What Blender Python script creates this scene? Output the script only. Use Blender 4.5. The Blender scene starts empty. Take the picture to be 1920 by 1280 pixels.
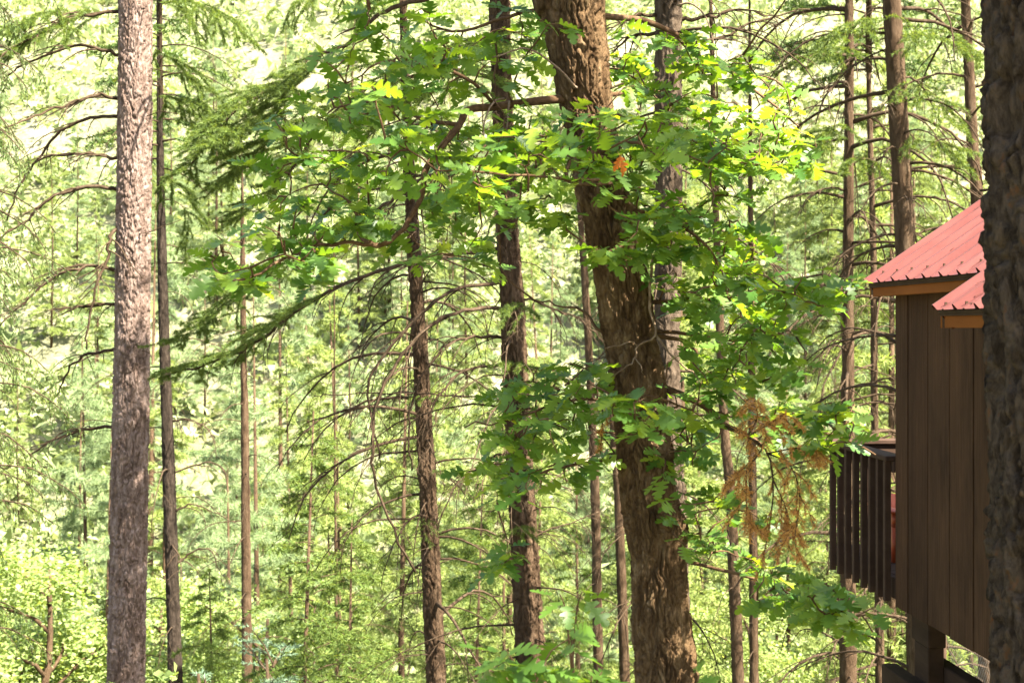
import bpy, math, random
import numpy as np
from mathutils import Matrix, Vector

# ---------------------------------------------------------------- camera, sky, sun, exposure
RND = random.Random(11)
rng = np.random.default_rng(11)
S = bpy.context.scene
COL = S.collection
F, HX, HY = 2560.0, 960.0, 613.0          # focal length and horizon of the photograph in its own pixels

cam_d = bpy.data.cameras.new('camera')
cam = bpy.data.objects.new('camera', cam_d)
COL.objects.link(cam)
S.camera = cam
cam.location = (0, 0, 0)
cam.rotation_euler = (math.radians(90), 0, 0)
cam_d.lens = 48.0
cam_d.sensor_width = 36.0
cam_d.shift_y = -27 / 1920
cam_d.clip_start = 0.05
cam_d.clip_end = 3000
cam_d.dof.use_dof = True
cam_d.dof.focus_distance = 7.4
cam_d.dof.aperture_fstop = 5.6

SUN = Vector((0.50, -0.34, 0.80)).normalized()      # direction towards the sun
w = bpy.data.worlds.new('World')
S.world = w
w.use_nodes = True
nt = w.node_tree
sky = nt.nodes.new('ShaderNodeTexSky')
sky.sky_type = 'NISHITA'
sky.sun_disc = False
sky.dust_density = 2.5
sky.air_density = 0.8
sky.sun_elevation = math.asin(SUN.z)
sky.sun_rotation = math.atan2(SUN.x, SUN.y)
nt.links.new(sky.outputs[0], nt.nodes['Background'].inputs[0])
nt.nodes['Background'].inputs[1].default_value = 0.08

sun_d = bpy.data.lights.new('sun', 'SUN')
sun_d.energy = 5.0
sun_d.angle = math.radians(0.53)
sun_d.color = (1.0, 0.94, 0.84)
sun = bpy.data.objects.new('sun', sun_d)
COL.objects.link(sun)
sun.location = (20, -12, 40)
sun.rotation_euler = SUN.to_track_quat('Z', 'Y').to_euler()

S.view_settings.view_transform = 'Standard'
S.view_settings.look = 'None'
S.view_settings.gamma = 1.0
S.view_settings.use_curve_mapping = False
S.view_settings.exposure = 3.1
S.view_settings.use_white_balance = True          # set for the shade, as in the photograph
S.view_settings.white_balance_temperature = 6700
S.view_settings.white_balance_tint = 8
S.render.engine = 'CYCLES'
S.cycles.max_bounces = 5
S.cycles.diffuse_bounces = 3
S.cycles.glossy_bounces = 2
S.cycles.transmission_bounces = 3
S.cycles.use_denoising = True
S.cycles.denoiser = 'OPENIMAGEDENOISE'
S.cycles.sample_clamp_indirect = 8.0

# ---------------------------------------------------------------- helpers
A3 = lambda *a: np.array(a, dtype=float)

def at(px, py, d):
    """the point seen at a photograph pixel, at distance d along the view"""
    return A3((px - HX) / F * d, d, -(py - HY) / F * d)

def new_mesh(name, V, Q=None, T=None, v=None, smooth=True):
    V = np.asarray(V, dtype=np.float32).reshape(-1, 3)
    Q = np.zeros((0, 4), int) if Q is None else np.asarray(Q, dtype=int).reshape(-1, 4)
    T = np.zeros((0, 3), int) if T is None else np.asarray(T, dtype=int).reshape(-1, 3)
    me = bpy.data.meshes.new(name)
    me.vertices.add(len(V))
    me.vertices.foreach_set('co', V.ravel())
    nl = Q.size + T.size
    me.loops.add(nl)
    me.loops.foreach_set('vertex_index', np.concatenate([Q.ravel(), T.ravel()]).astype(np.int32))
    npoly = len(Q) + len(T)
    me.polygons.add(npoly)
    st = np.concatenate([np.arange(len(Q)) * 4, Q.size + np.arange(len(T)) * 3]).astype(np.int32)
    me.polygons.foreach_set('loop_start', st)
    if smooth:
        me.polygons.foreach_set('use_smooth', np.ones(npoly, dtype=bool))
    if v is not None:
        at_ = me.attributes.new('v', 'FLOAT', 'POINT')
        at_.data.foreach_set('value', np.asarray(v, dtype=np.float32))
    me.update(calc_edges=True)
    return me

def obj(name, me, mat=None, parent=None, local=False, kind=None):
    if mat is not None and not me.materials:
        me.materials.append(mat)
    o = bpy.data.objects.new(name, me)
    COL.objects.link(o)
    if parent is not None:
        o.parent = parent
        if not local:
            o.location = -parent.location
    if kind:
        o['kind'] = kind
    return o

def tag(o, label, cat, group=None, kind=None):
    o['label'] = label
    o['category'] = cat
    if group:
        o['group'] = group
    if kind:
        o['kind'] = kind
    return o

def thing(name, loc, label, cat, group=None, rz=0.0):
    o = bpy.data.objects.new(name, None)
    COL.objects.link(o)
    o.empty_display_size = 0.1
    o.location = tuple(float(c) for c in loc)
    o.rotation_euler = (0, 0, rz)
    return tag(o, label, cat, group)

class MB:
    """collects tubes and boxes into one mesh"""
    def __init__(s):
        s.V, s.Q, s.T, s.n = [], [], [], 0
    def add(s, V, Q=None, T=None):
        V = np.asarray(V, float)
        if Q is not None and len(Q): s.Q.append(np.asarray(Q, int) + s.n)
        if T is not None and len(T): s.T.append(np.asarray(T, int) + s.n)
        s.V.append(V)
        s.n += len(V)
    def tube(s, P, r, sides=5):
        P = np.asarray(P, float)
        n = len(P)
        r = np.broadcast_to(np.asarray(r, float), (n,))
        tn = np.gradient(P, axis=0)
        tn /= np.linalg.norm(tn, axis=1, keepdims=True) + 1e-9
        ref = A3(1, 0, 0) if abs(tn[0][2]) > 0.8 else A3(0, 0, 1)
        a = np.cross(tn[0], ref); a /= np.linalg.norm(a)
        ax = [a]
        for i in range(1, n):
            a = a - tn[i] * a.dot(tn[i])
            a = a / (np.linalg.norm(a) + 1e-9)
            ax.append(a)
        ax = np.array(ax)
        bx = np.cross(tn, ax)
        th = np.arange(sides) * 2 * math.pi / sides
        V = P[:, None] + r[:, None, None] * (np.cos(th)[None, :, None] * ax[:, None] + np.sin(th)[None, :, None] * bx[:, None])
        idx = np.arange(n * sides).reshape(n, sides)
        q = np.stack([idx[:-1], np.roll(idx[:-1], -1, 1), np.roll(idx[1:], -1, 1), idx[1:]], -1).reshape(-1, 4)
        t0 = [[idx[0, 0], idx[0, (k + 2) % sides], idx[0, (k + 1) % sides]] for k in range(sides - 2)]
        t1 = [[idx[-1, 0], idx[-1, k + 1], idx[-1, k + 2]] for k in range(sides - 2)]
        s.add(V.reshape(-1, 3), q, np.array(t0 + t1))
    def box(s, lo, hi):
        x0, y0, z0 = lo; x1, y1, z1 = hi
        V = [(x0,y0,z0),(x1,y0,z0),(x1,y1,z0),(x0,y1,z0),(x0,y0,z1),(x1,y0,z1),(x1,y1,z1),(x0,y1,z1)]
        s.add(V, [(0,3,2,1),(4,5,6,7),(0,1,5,4),(1,2,6,5),(2,3,7,6),(3,0,4,7)])
    def mesh(s, name, smooth=True):
        return new_mesh(name, np.concatenate(s.V), np.concatenate(s.Q) if s.Q else None,
                        np.concatenate(s.T) if s.T else None, smooth=smooth)

def spline(P, n):
    """Catmull-Rom through the points"""
    P = np.asarray(P, float)
    if len(P) == 2:
        t = np.linspace(0, 1, n)[:, None]
        return P[0] * (1 - t) + P[1] * t
    E = np.vstack([2 * P[0] - P[1], P, 2 * P[-1] - P[-2]])
    u = np.linspace(0, len(P) - 1 - 1e-6, n)
    i = u.astype(int); t = (u - i)[:, None]
    p0, p1, p2, p3 = E[i], E[i + 1], E[i + 2], E[i + 3]
    return 0.5 * ((2 * p1) + (-p0 + p2) * t + (2 * p0 - 5 * p1 + 4 * p2 - p3) * t ** 2 + (-p0 + 3 * p1 - 3 * p2 + p3) * t ** 3)

def hash3(i, j, k, seed):
    h = (i.astype(np.int64) * 374761393 + j.astype(np.int64) * 668265263 + k.astype(np.int64) * 2147483647 + seed * 1274126177) & 0xFFFFFFFF
    h = ((h ^ (h >> 13)) * 1274126177) & 0xFFFFFFFF
    h = ((h ^ (h >> 16)) * 2246822519) & 0xFFFFFFFF
    return ((h ^ (h >> 15)) & 0xFFFFFF) / float(0xFFFFFF)

def vnoise(x, y, z, seed=0):
    xi, yi, zi = np.floor(x), np.floor(y), np.floor(z)
    fx, fy, fz = x - xi, y - yi, z - zi
    fx, fy, fz = [f * f * (3 - 2 * f) for f in (fx, fy, fz)]
    r = 0
    for a in (0, 1):
        for b in (0, 1):
            for c in (0, 1):
                wgt = (fx if a else 1 - fx) * (fy if b else 1 - fy) * (fz if c else 1 - fz)
                r = r + wgt * hash3(xi + a, yi + b, zi + c, seed)
    return r

GY = np.array([-60, -12, 0, 3, 8, 15, 30, 45, 56, 70, 110, 160, 230, 300, 420.])
GZ = np.array([12, 0.4, -1.7, -2.7, -4.9, -8.0, -14.2, -18.6, -19.2, -13, 9, 40, 82, 112, 150.])
def ground_z(x, y):
    x = np.asarray(x, float); y = np.asarray(y, float)
    z = np.interp(y, GY, GZ)
    far = np.clip((y - 20) / 60, 0, 1)
    z = z + (vnoise(x * .35, y * .35, 0 * x, 3) - .5) * 0.5
    z = z + far * ((vnoise(x * .05 + 9, y * .05, 0 * x, 5) - .5) * 7 + (vnoise(x * .017, y * .017, 0 * x, 6) - .5) * 14)
    return z

# ---------------------------------------------------------------- materials
def nodes(name):
    m = bpy.data.materials.new(name)
    m.use_nodes = True
    t = m.node_tree
    return m, t, t.nodes['Principled BSDF'], t.nodes['Material Output']

def ramp(t, stops, fac):
    r = t.nodes.new('ShaderNodeValToRGB')
    el = r.color_ramp.elements
    while len(el) < len(stops): el.new(0.5)
    for e, (p, c) in zip(el, stops):
        e.position = p
        e.color = (*c, 1)
    t.links.new(fac, r.inputs[0])
    return r.outputs[0]

def noise_tex(t, scale, detail=4, rough=0.6, stretch=(1, 1, 1), coord='Object', dist=0.0):
    tc = t.nodes.new('ShaderNodeTexCoord')
    mp = t.nodes.new('ShaderNodeMapping')
    mp.inputs['Scale'].default_value = stretch
    t.links.new(tc.outputs[coord], mp.inputs[0])
    n = t.nodes.new('ShaderNodeTexNoise')
    n.inputs['Scale'].default_value = scale
    n.inputs['Detail'].default_value = detail
    n.inputs['Roughness'].default_value = rough
    n.inputs['Distortion'].default_value = dist
    t.links.new(mp.outputs[0], n.inputs['Vector'])
    return n.outputs['Fac']

def bump(t, bs, h, strength, dist):
    b = t.nodes.new('ShaderNodeBump')
    b.inputs['Strength'].default_value = strength
    b.inputs['Distance'].default_value = dist
    t.links.new(h, b.inputs['Height'])
    t.links.new(b.outputs[0], bs.inputs['Normal'])

def bark_mat(name, cols, scale=14, stretch=(1, 1, .25), bdist=0.02, rough=0.95):
    m, t, bs, out = nodes(name)
    f = noise_tex(t, scale, 6, .7, stretch, dist=.6)
    k = len(cols)
    c = ramp(t, [(0.28 + 0.44 * i / (k - 1), cols[i]) for i in range(k)], f)
    t.links.new(c, bs.inputs['Base Color'])
    bs.inputs['Roughness'].default_value = rough
    bs.inputs['Specular IOR Level'].default_value = 0.06
    h = noise_tex(t, scale * 4.5, 6, .75, stretch)
    bump(t, bs, h, 1.0, bdist * 1.3)
    return m

def leaf_mat(name, stops, trans_col, trans=0.4, rough=0.45, spec=0.4, scale=0):
    """leaf: reflects and lets light through; the stops spread over the individual leaves"""
    m, t, bs, out = nodes(name)
    an = t.nodes.new('ShaderNodeAttribute')
    an.attribute_name = 'v'
    c = ramp(t, stops, an.outputs['Fac'])
    t.links.new(c, bs.inputs['Base Color'])
    bs.inputs['Roughness'].default_value = rough
    bs.inputs['Specular IOR Level'].default_value = spec
    tr = t.nodes.new('ShaderNodeBsdfTranslucent')
    mx = t.nodes.new('ShaderNodeMix')
    mx.data_type = 'RGBA'
    mx.blend_type = 'MULTIPLY'
    mx.inputs[0].default_value = 1.0
    t.links.new(c, mx.inputs[6])
    mx.inputs[7].default_value = (*trans_col, 1)
    t.links.new(mx.outputs[2], tr.inputs[0])
    ms = t.nodes.new('ShaderNodeMixShader')
    ms.inputs[0].default_value = trans
    t.links.new(bs.outputs[0], ms.inputs[1])
    t.links.new(tr.outputs[0], ms.inputs[2])
    t.links.new(ms.outputs[0], out.inputs[0])
    return m

def plain_mat(name, c1, c2, scale=6, stretch=(1, 1, 1), rough=.6, spec=.3, bs_=0.3, bd=.003, metal=0):
    m, t, bs, out = nodes(name)
    f = noise_tex(t, scale, 5, .65, stretch, dist=.3)
    t.links.new(ramp(t, [(.3, c1), (.7, c2)], f), bs.inputs['Base Color'])
    bs.inputs['Roughness'].default_value = rough
    bs.inputs['Specular IOR Level'].default_value = spec
    bs.inputs['Metallic'].default_value = metal
    if bs_:
        bump(t, bs, noise_tex(t, scale * 4, 4, .6, stretch), bs_, bd)
    return m

M = {}
M['bark_pink'] = bark_mat('pale pine bark', [(.06, .038, .028), (.14, .095, .074), (.24, .175, .145), (.36, .285, .25)], 18)
M['bark_brown'] = bark_mat('fir bark', [(.03, .018, .010), (.07, .044, .026), (.13, .088, .056)], 16)
M['bark_slim'] = bark_mat('slim dark bark', [(.012, .009, .007), (.03, .022, .016), (.065, .049, .037)], 18)
M['bark_grey'] = bark_mat('grey brown bark', [(.036, .025, .016), (.078, .056, .038), (.13, .098, .07)], 14)
M['bark_far'] = bark_mat('fir bark far', [(.03, .018, .010), (.065, .041, .024), (.11, .075, .047)], 12)
M['bark_oak'] = bark_mat('oak bark', [(.032, .018, .009), (.09, .053, .026), (.165, .104, .054), (.28, .20, .115)], 18, (1, 1, .3))
M['bark_dark'] = bark_mat('old pine bark', [(.012, .008, .0055), (.04, .028, .019), (.08, .058, .04), (.12, .05, .018)], 22, (1, 1, .45), .010)
M['twig'] = bark_mat('bare twig', [(.02, .013, .008), (.045, .03, .018), (.085, .06, .04)], 20, (1, 1, 1), .003)
M['oak_twig'] = bark_mat('oak twig', [(.04, .022, .012), (.09, .052, .028), (.16, .10, .058)], 20, (1, 1, 1), .003)
M['dead_twig'] = bark_mat('pale dead twig', [(.09, .055, .032), (.17, .115, .075), (.25, .19, .14)], 20, (1, 1, 1), .003)
M['white_bark'] = bark_mat('pale sycamore bark', [(.05, .04, .028), (.10, .082, .06), (.15, .13, .10)], 5, (1, 1, .5), .004)
M['oak_leaf'] = leaf_mat('oak leaf', [(0, (.042, .105, .017)), (.5, (.085, .165, .026)), (.85, (.14, .225, .034)), (1, (.20, .275, .038))],
                         (2.3, 1.9, .5), .46, .42, .35)
M['dry_leaf'] = leaf_mat('dry leaf', [(0, (.45, .13, .02)), (1, (.5, .17, .03))], (1.2, 1, .8), .35)
M['fir'] = leaf_mat('fir needles', [(0, (.028, .056, .012)), (.6, (.06, .104, .02)), (1, (.12, .16, .03))], (1.5, 1.4, .7), .3, .5, .3)
M['fir_bough'] = leaf_mat('green fir bough', [(0, (.05, .085, .018)), (.6, (.095, .145, .03)), (1, (.17, .21, .05))], (1.7, 1.5, .7), .42, .6, .2)
M['fir_far'] = leaf_mat('fir needles painted sunlit', [(0, (.11, .15, .045)), (.6, (.20, .25, .07)), (1, (.32, .36, .12))], (1.4, 1.35, .85), .4, .6, .2)  # paler copy for far foliage; sun and haze are put into its colour
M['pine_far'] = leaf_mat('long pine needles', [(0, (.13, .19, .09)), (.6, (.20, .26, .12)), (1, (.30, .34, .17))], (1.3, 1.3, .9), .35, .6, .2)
M['broad_far'] = leaf_mat('broad leaves painted sunlit', [(0, (.11, .165, .05)), (.5, (.21, .28, .085)), (1, (.36, .41, .16))], (1.5, 1.4, .7), .45, .5, .3)  # paled likewise, sunlit brightness put into the leaf colour
M['juniper'] = leaf_mat('blue green juniper', [(0, (.06, .11, .06)), (1, (.17, .24, .15))], (1.2, 1.2, .9), .3, .6, .2)
M['brown_needles'] = leaf_mat('dead brown needles', [(0, (.34, .16, .035)), (1, (.58, .32, .09))], (1.2, 1, .7), .3, .6, .2)
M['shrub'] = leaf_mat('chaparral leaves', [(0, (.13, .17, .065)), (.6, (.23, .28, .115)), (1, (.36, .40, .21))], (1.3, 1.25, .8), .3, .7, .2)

# ---------------------------------------------------------------- ground
def ground():
    xs = np.concatenate([np.linspace(-260, -60, 34), np.linspace(-56, 56, 57), np.linspace(60, 260, 34)])
    ys = np.concatenate([np.linspace(-60, 80, 121), np.linspace(83, 420, 80)])
    X, Y = np.meshgrid(xs, ys)
    Z = ground_z(X, Y)
    n, m_ = X.shape
    I = np.arange(n * m_).reshape(n, m_)
    q = np.stack([I[:-1, :-1], I[:-1, 1:], I[1:, 1:], I[1:, :-1]], -1).reshape(-1, 4)
    m, t, bs, out = nodes('forest floor and dry slope')
    f = noise_tex(t, .22, 8, .7)
    c1 = ramp(t, [(.3, (.11, .11, .055)), (.5, (.16, .165, .09)), (.62, (.21, .205, .135)), (.75, (.26, .25, .19))], f)
    f2 = noise_tex(t, 3.0, 6, .7)
    c2 = ramp(t, [(.35, (.5, .5, .45)), (.65, (1.15, 1.1, 1.0))], f2)
    mx = t.nodes.new('ShaderNodeMix'); mx.data_type = 'RGBA'; mx.blend_type = 'MULTIPLY'
    mx.inputs[0].default_value = 1
    t.links.new(c1, mx.inputs[6]); t.links.new(c2, mx.inputs[7])
    t.links.new(mx.outputs[2], bs.inputs['Base Color'])
    bs.inputs['Roughness'].default_value = .95
    bump(t, bs, f2, .8, .15)
    o = obj('hillside', new_mesh('hillside', np.stack([X, Y, Z], -1).reshape(-1, 3), q), m)
    o['kind'] = 'structure'
    o['label'] = 'dry pale slope falling to a valley and rising beyond'
ground()

# ---------------------------------------------------------------- bark and trunks
def bark_height(U, Vv, W, pw, ph, seed, edge=0.22):
    """raised plates with fissures between them; U runs round the trunk (circumference W), Vv up it"""
    nu = max(3, int(round(W / pw)))
    pw = W / nu
    z0 = np.zeros_like(U)
    Uw = U + (vnoise(U / pw * 1.1, Vv / ph * 1.6, z0, seed + 4) - .5) * pw * 1.5
    Vw = Vv + (vnoise(U / pw * .9, Vv / ph * .9, z0 + 3, seed + 5) - .5) * ph * 1.3
    gu, gv = Uw / pw, Vw / ph
    iu, iv = np.floor(gu), np.floor(gv)
    f1 = np.full(U.shape, 9.0); f2 = np.full(U.shape, 9.0); cid = np.zeros(U.shape)
    for a in (-1, 0, 1):
        for b in (-1, 0, 1):
            cu, cv = iu + a, iv + b
            cm = np.mod(cu, nu)
            jx = hash3(cm, cv, z0, seed); jy = hash3(cm, cv, z0 + 1, seed); jr = hash3(cm, cv, z0 + 2, seed)
            d = np.hypot(gu - (cu + jx), gv - (cv + jy))
            closer = d < f1
            f2 = np.where(closer, f1, np.minimum(f2, d))
            cid = np.where(closer, jr, cid)
            f1 = np.where(closer, d, f1)
    e = np.clip((f2 - f1) / edge, 0, 1)
    e = e * e * (3 - 2 * e)
    f_a = np.abs(2 * vnoise(Uw / pw * .8, Vw / ph * .55, z0 + 5, seed + 10) - 1)       # long meandering furrows
    f_b = np.abs(2 * vnoise(Uw / pw * 1.9, Vw / ph * 1.5, z0 + 6, seed + 12) - 1)      # smaller cracks between them
    fur = np.clip(f_a / .16, 0, 1)
    crk = np.clip(f_b / .16, 0, 1)
    step = np.floor(vnoise(U / pw * 1.5, Vv / ph * 2.6, z0 + 9, seed + 11) * 4) / 4    # flakes lifted off in layers
    fine = vnoise(U / pw * 4, Vv / ph * 7, z0, seed + 8) * .5 + vnoise(U / pw * 8, Vv / ph * 17, z0, seed + 9) * .5
    body = fur * (.45 + .55 * e)
    return body * (.5 + .3 * cid + .35 * step) - .22 * (1 - crk) * body + .34 * (fine - .5)

def trunk_mesh(name, C, R, nth, nz, depth, pw, ph, seed, edge=.22, lump=0.03):
    """C: centreline points, R: radii; a closed, barked trunk"""
    C = np.asarray(C, float); R = np.asarray(R, float)
    s = np.concatenate([[0], np.cumsum(np.linalg.norm(np.diff(C, axis=0), axis=1))])
    d_ = float(np.mean(C[:, 1]))                       # finer rows and columns on the stretch and side that face the view
    zz = np.interp(np.linspace(0, 1, 2001), s / s[-1], C[:, 2])
    wgt = np.where((zz > -.28 * d_) & (zz < .26 * d_), 1.0, .06)
    cum = np.concatenate([[0], np.cumsum((wgt[1:] + wgt[:-1]) / 2)])
    t = np.interp(np.linspace(0, cum[-1], nz), cum, np.linspace(0, s[-1], 2001))
    K = spline(C, 400)
    ks = np.concatenate([[0], np.cumsum(np.linalg.norm(np.diff(K, axis=0), axis=1))]); ks *= s[-1] / ks[-1]
    cc = np.stack([np.interp(t, ks, K[:, i]) for i in range(3)], -1)
    rr = np.interp(t, s, R)
    ph_ = np.arange(nth) * 2 * math.pi / nth - math.pi
    m0 = np.argmin(np.abs(C[:, 2]))
    th = ph_ - .5 * np.sin(ph_) + math.atan2(-C[m0][1], -C[m0][0])
    TH, TT = np.meshgrid(th, t)
    RR = np.repeat(rr[:, None], nth, 1)
    Rm = float(np.mean(R))
    h = bark_height(TH * Rm, TT, 2 * math.pi * Rm, pw, ph, seed, edge)
    big = vnoise(np.cos(TH) * 1.3 + 7, np.sin(TH) * 1.3, TT * 1.1, seed + 20) - .5
    RR = RR * (1 + lump * 2 * big) + depth * (h - .65)
    X = cc[:, None, 0] + RR * np.cos(TH)
    Y = cc[:, None, 1] + RR * np.sin(TH)
    Z = cc[:, None, 2] + 0 * RR
    V = np.stack([X, Y, Z], -1).reshape(-1, 3)
    I = np.arange(nz * nth).reshape(nz, nth)
    q = np.stack([I[:-1], np.roll(I[:-1], -1, 1), np.roll(I[1:], -1, 1), I[1:]], -1).reshape(-1, 4)
    n = len(V)
    V = np.vstack([V, cc[0], cc[-1]])
    T = [[n, I[0, (k + 1) % nth], I[0, k]] for k in range(nth)] + [[n + 1, I[-1, k], I[-1, (k + 1) % nth]] for k in range(nth)]
    if C[-1][2] < C[0][2]:
        q = q[:, ::-1]; T = [a[::-1] for a in T]
    return new_mesh(name, V, q, np.array(T))

# ---------------------------------------------------------------- branches and needles
def heading(az, pitch):
    return A3(math.cos(az) * math.cos(pitch), math.sin(az) * math.cos(pitch), math.sin(pitch))

def arc(base, az, L, p0, p1, n=9, k=1.0, wob=.12, rnd=RND):
    """a branch that leaves at pitch p0 and bends over to pitch p1"""
    P = [np.asarray(base, float)]
    da = 0
    for i in range(1, n):
        s = i / (n - 1)
        da += rnd.uniform(-wob, wob)
        P.append(P[-1] + heading(az + da, p0 + (p1 - p0) * s ** k + rnd.uniform(-wob, wob)) * L / (n - 1))
    return np.array(P)

def along(P, s):
    u = s * (len(P) - 1)
    i = min(int(u), len(P) - 2)
    return P[i] + (P[i + 1] - P[i]) * (u - i), P[i + 1] - P[i]

def twigs_on(mb, P, r0, nsub, Lsub, rnd, droop=-.9, sides=4, start=.2, seg=None, level=1, spread=.9):
    """side twigs along P; every twig polyline is also kept in seg"""
    for i in range(nsub):
        s = start + (1 - start) * (i + rnd.random()) / nsub
        p, d = along(P, min(s, .99))
        az = math.atan2(d[1], d[0]) + (1 if i % 2 else -1) * rnd.uniform(.35, spread)
        pit = math.atan2(d[2], math.hypot(d[0], d[1]))
        L = Lsub * rnd.uniform(.5, 1.15) * (1.15 - .6 * s)
        T = arc(p, az, L, pit * .6 + rnd.uniform(-.1, .35), droop + rnd.uniform(-.4, .3), 6, 1.0, .16, rnd)
        rt = max(r0 * (1 - .75 * s) * .5, .0022)
        mb.tube(T, np.linspace(rt, rt * .4, 6), sides)
        if seg is not None: seg.append(T)
        if level > 1:
            twigs_on(mb, T, rt, rnd.randint(2, 4), L * .5, rnd, droop, 3, .25, seg, level - 1)

def needles(segs, n, length, width, fwd=.7, seed=0, start=.0, hang=0.0):
    """n needles spread along the polylines; returns V, T, v"""
    g = np.random.default_rng(seed)
    A = np.concatenate([s[:-1] for s in segs]); B = np.concatenate([s[1:] for s in segs])
    L = np.linalg.norm(B - A, axis=1)
    i = g.choice(len(A), n, p=L / L.sum())
    t = g.random((n, 1))
    b = A[i] + (B[i] - A[i]) * t
    ax = (B[i] - A[i]) / (L[i][:, None] + 1e-9)
    r = g.normal(size=(n, 3)); r /= np.linalg.norm(r, axis=1, keepdims=True)
    d = ax * fwd + r
    d[:, 2] -= hang
    d /= np.linalg.norm(d, axis=1, keepdims=True)
    sd = np.cross(d, g.normal(size=(n, 3))); sd /= np.linalg.norm(sd, axis=1, keepdims=True)
    ll = length * g.uniform(.6, 1.25, (n, 1)); ww = width * g.uniform(.7, 1.3, (n, 1))
    V = np.stack([b - sd * ww * .5, b + sd * ww * .5, b + d * ll], 1).reshape(-1, 3)
    return V, np.arange(3 * n).reshape(-1, 3), np.repeat(np.clip(g.normal(.5, .22, n), 0, 1), 3)

def spray_segs(P, rnd, nsub, L, droop, start=.25):
    """hanging branchlets of a fir bough (for needles), with their own side twigs"""
    out, mb = [], MB()
    twigs_on(mb, P, .006, nsub, L, rnd, droop, 3, start, out, 2, 1.2)
    return out, mb

# ---------------------------------------------------------------- leaves
def oak_leaf(seed):
    """one lobed oak leaf with a stalk, about 1 long, along +X"""
    r = random.Random(seed)
    n_l = r.choice([3, 3, 4])
    ts, ws = [.0], [.016]
    for k in range(n_l):
        a = .08 + .74 * k / n_l; b = .74 / n_l
        env = (.19 + .15 * math.sin(math.pi * (.15 + .7 * (k + .6) / n_l))) * r.uniform(.85, 1.15)
        ts += [a, a + b * .30, a + b * .72]
        ws += [.03 + .05 * min(1, k * .8) * r.uniform(.8, 1.2), env * .9, env]
    ts += [.82, .90, .97, 1.02]; ws += [.11, .17, .12, .03]
    base = list(zip(ts, ws))
    V, Q = [], []
    fold, curl, wav = r.uniform(.08, .3), r.uniform(-.1, .35), r.uniform(.0, .05)
    def lift(x, y): return abs(y) * fold - curl * x * x + wav * math.sin(9 * x + (3 if y > 0 else 0)) * abs(y) * 4
    for i, (t, wd) in enumerate(base):
        mid = min(t, 1.0)
        adv = .05 if wd > .15 and t < .8 else 0
        for y in (wd * r.uniform(.9, 1.1), 0, -wd * r.uniform(.9, 1.1)):
            x = (t + adv) if y else mid
            V.append((x, y, lift(x, y)))
    for i in range(len(base) - 1):
        a, b = 3 * i, 3 * i + 3
        Q += [(a + 1, b + 1, b, a), (a + 2, b + 2, b + 1, a + 1)]
    k = len(V)
    V += [(-.14, .008, -.03), (-.14, -.008, -.03), (.02, -.01, 0), (.02, .01, 0)]
    Q.append((k, k + 1, k + 2, k + 3))
    V = np.array(V); V[:, 0] += .14
    return V, np.array(Q)

OAK = [oak_leaf(s) for s in range(10)]
OAKV = np.linspace(.12, .88, 10)

def frames(D, Nn):
    X = D / np.linalg.norm(D, axis=1, keepdims=True)
    Z = Nn - X * np.sum(Nn * X, 1, keepdims=True)
    Z /= np.linalg.norm(Z, axis=1, keepdims=True) + 1e-9
    return np.stack([X, np.cross(Z, X), Z], -1)      # columns

def leaf_batch(P, Rm, sc, var, v):
    Vs, Qs, vs, n = [], [], [], 0
    for k in range(len(OAK)):
        m_ = var == k
        if not m_.any(): continue
        V0, Q0 = OAK[k]
        W = np.einsum('nij,mj->nmi', Rm[m_], V0) * sc[m_][:, None, None] + P[m_][:, None]
        c = len(V0); cnt = m_.sum()
        Vs.append(W.reshape(-1, 3))
        Qs.append((Q0[None] + (np.arange(cnt) * c)[:, None, None]).reshape(-1, 4) + n)
        vs.append(np.repeat(v[m_], c)); n += cnt * c
    return np.concatenate(Vs), np.concatenate(Qs), np.concatenate(vs)

def cluster_leaves(tip, d, n, rnd, size):
    out = []
    az0 = math.atan2(d[1], d[0])
    for i in range(n):
        az = az0 + (i - (n - 1) / 2) * (3.6 / n) + rnd.uniform(-.3, .3)
        pit = rnd.uniform(-.75, .25)
        D = heading(az, pit)
        N_ = A3(rnd.gauss(0, .5), rnd.gauss(0, .5) - .15, 1) - .35 * math.sin(pit) * heading(az, 0)
        p = tip - d * rnd.uniform(0, .05) + A3(rnd.gauss(0, .008), rnd.gauss(0, .008), rnd.gauss(0, .008))
        out.append((p, D, N_, size * rnd.uniform(.65, 1.2)))
    return out

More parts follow.
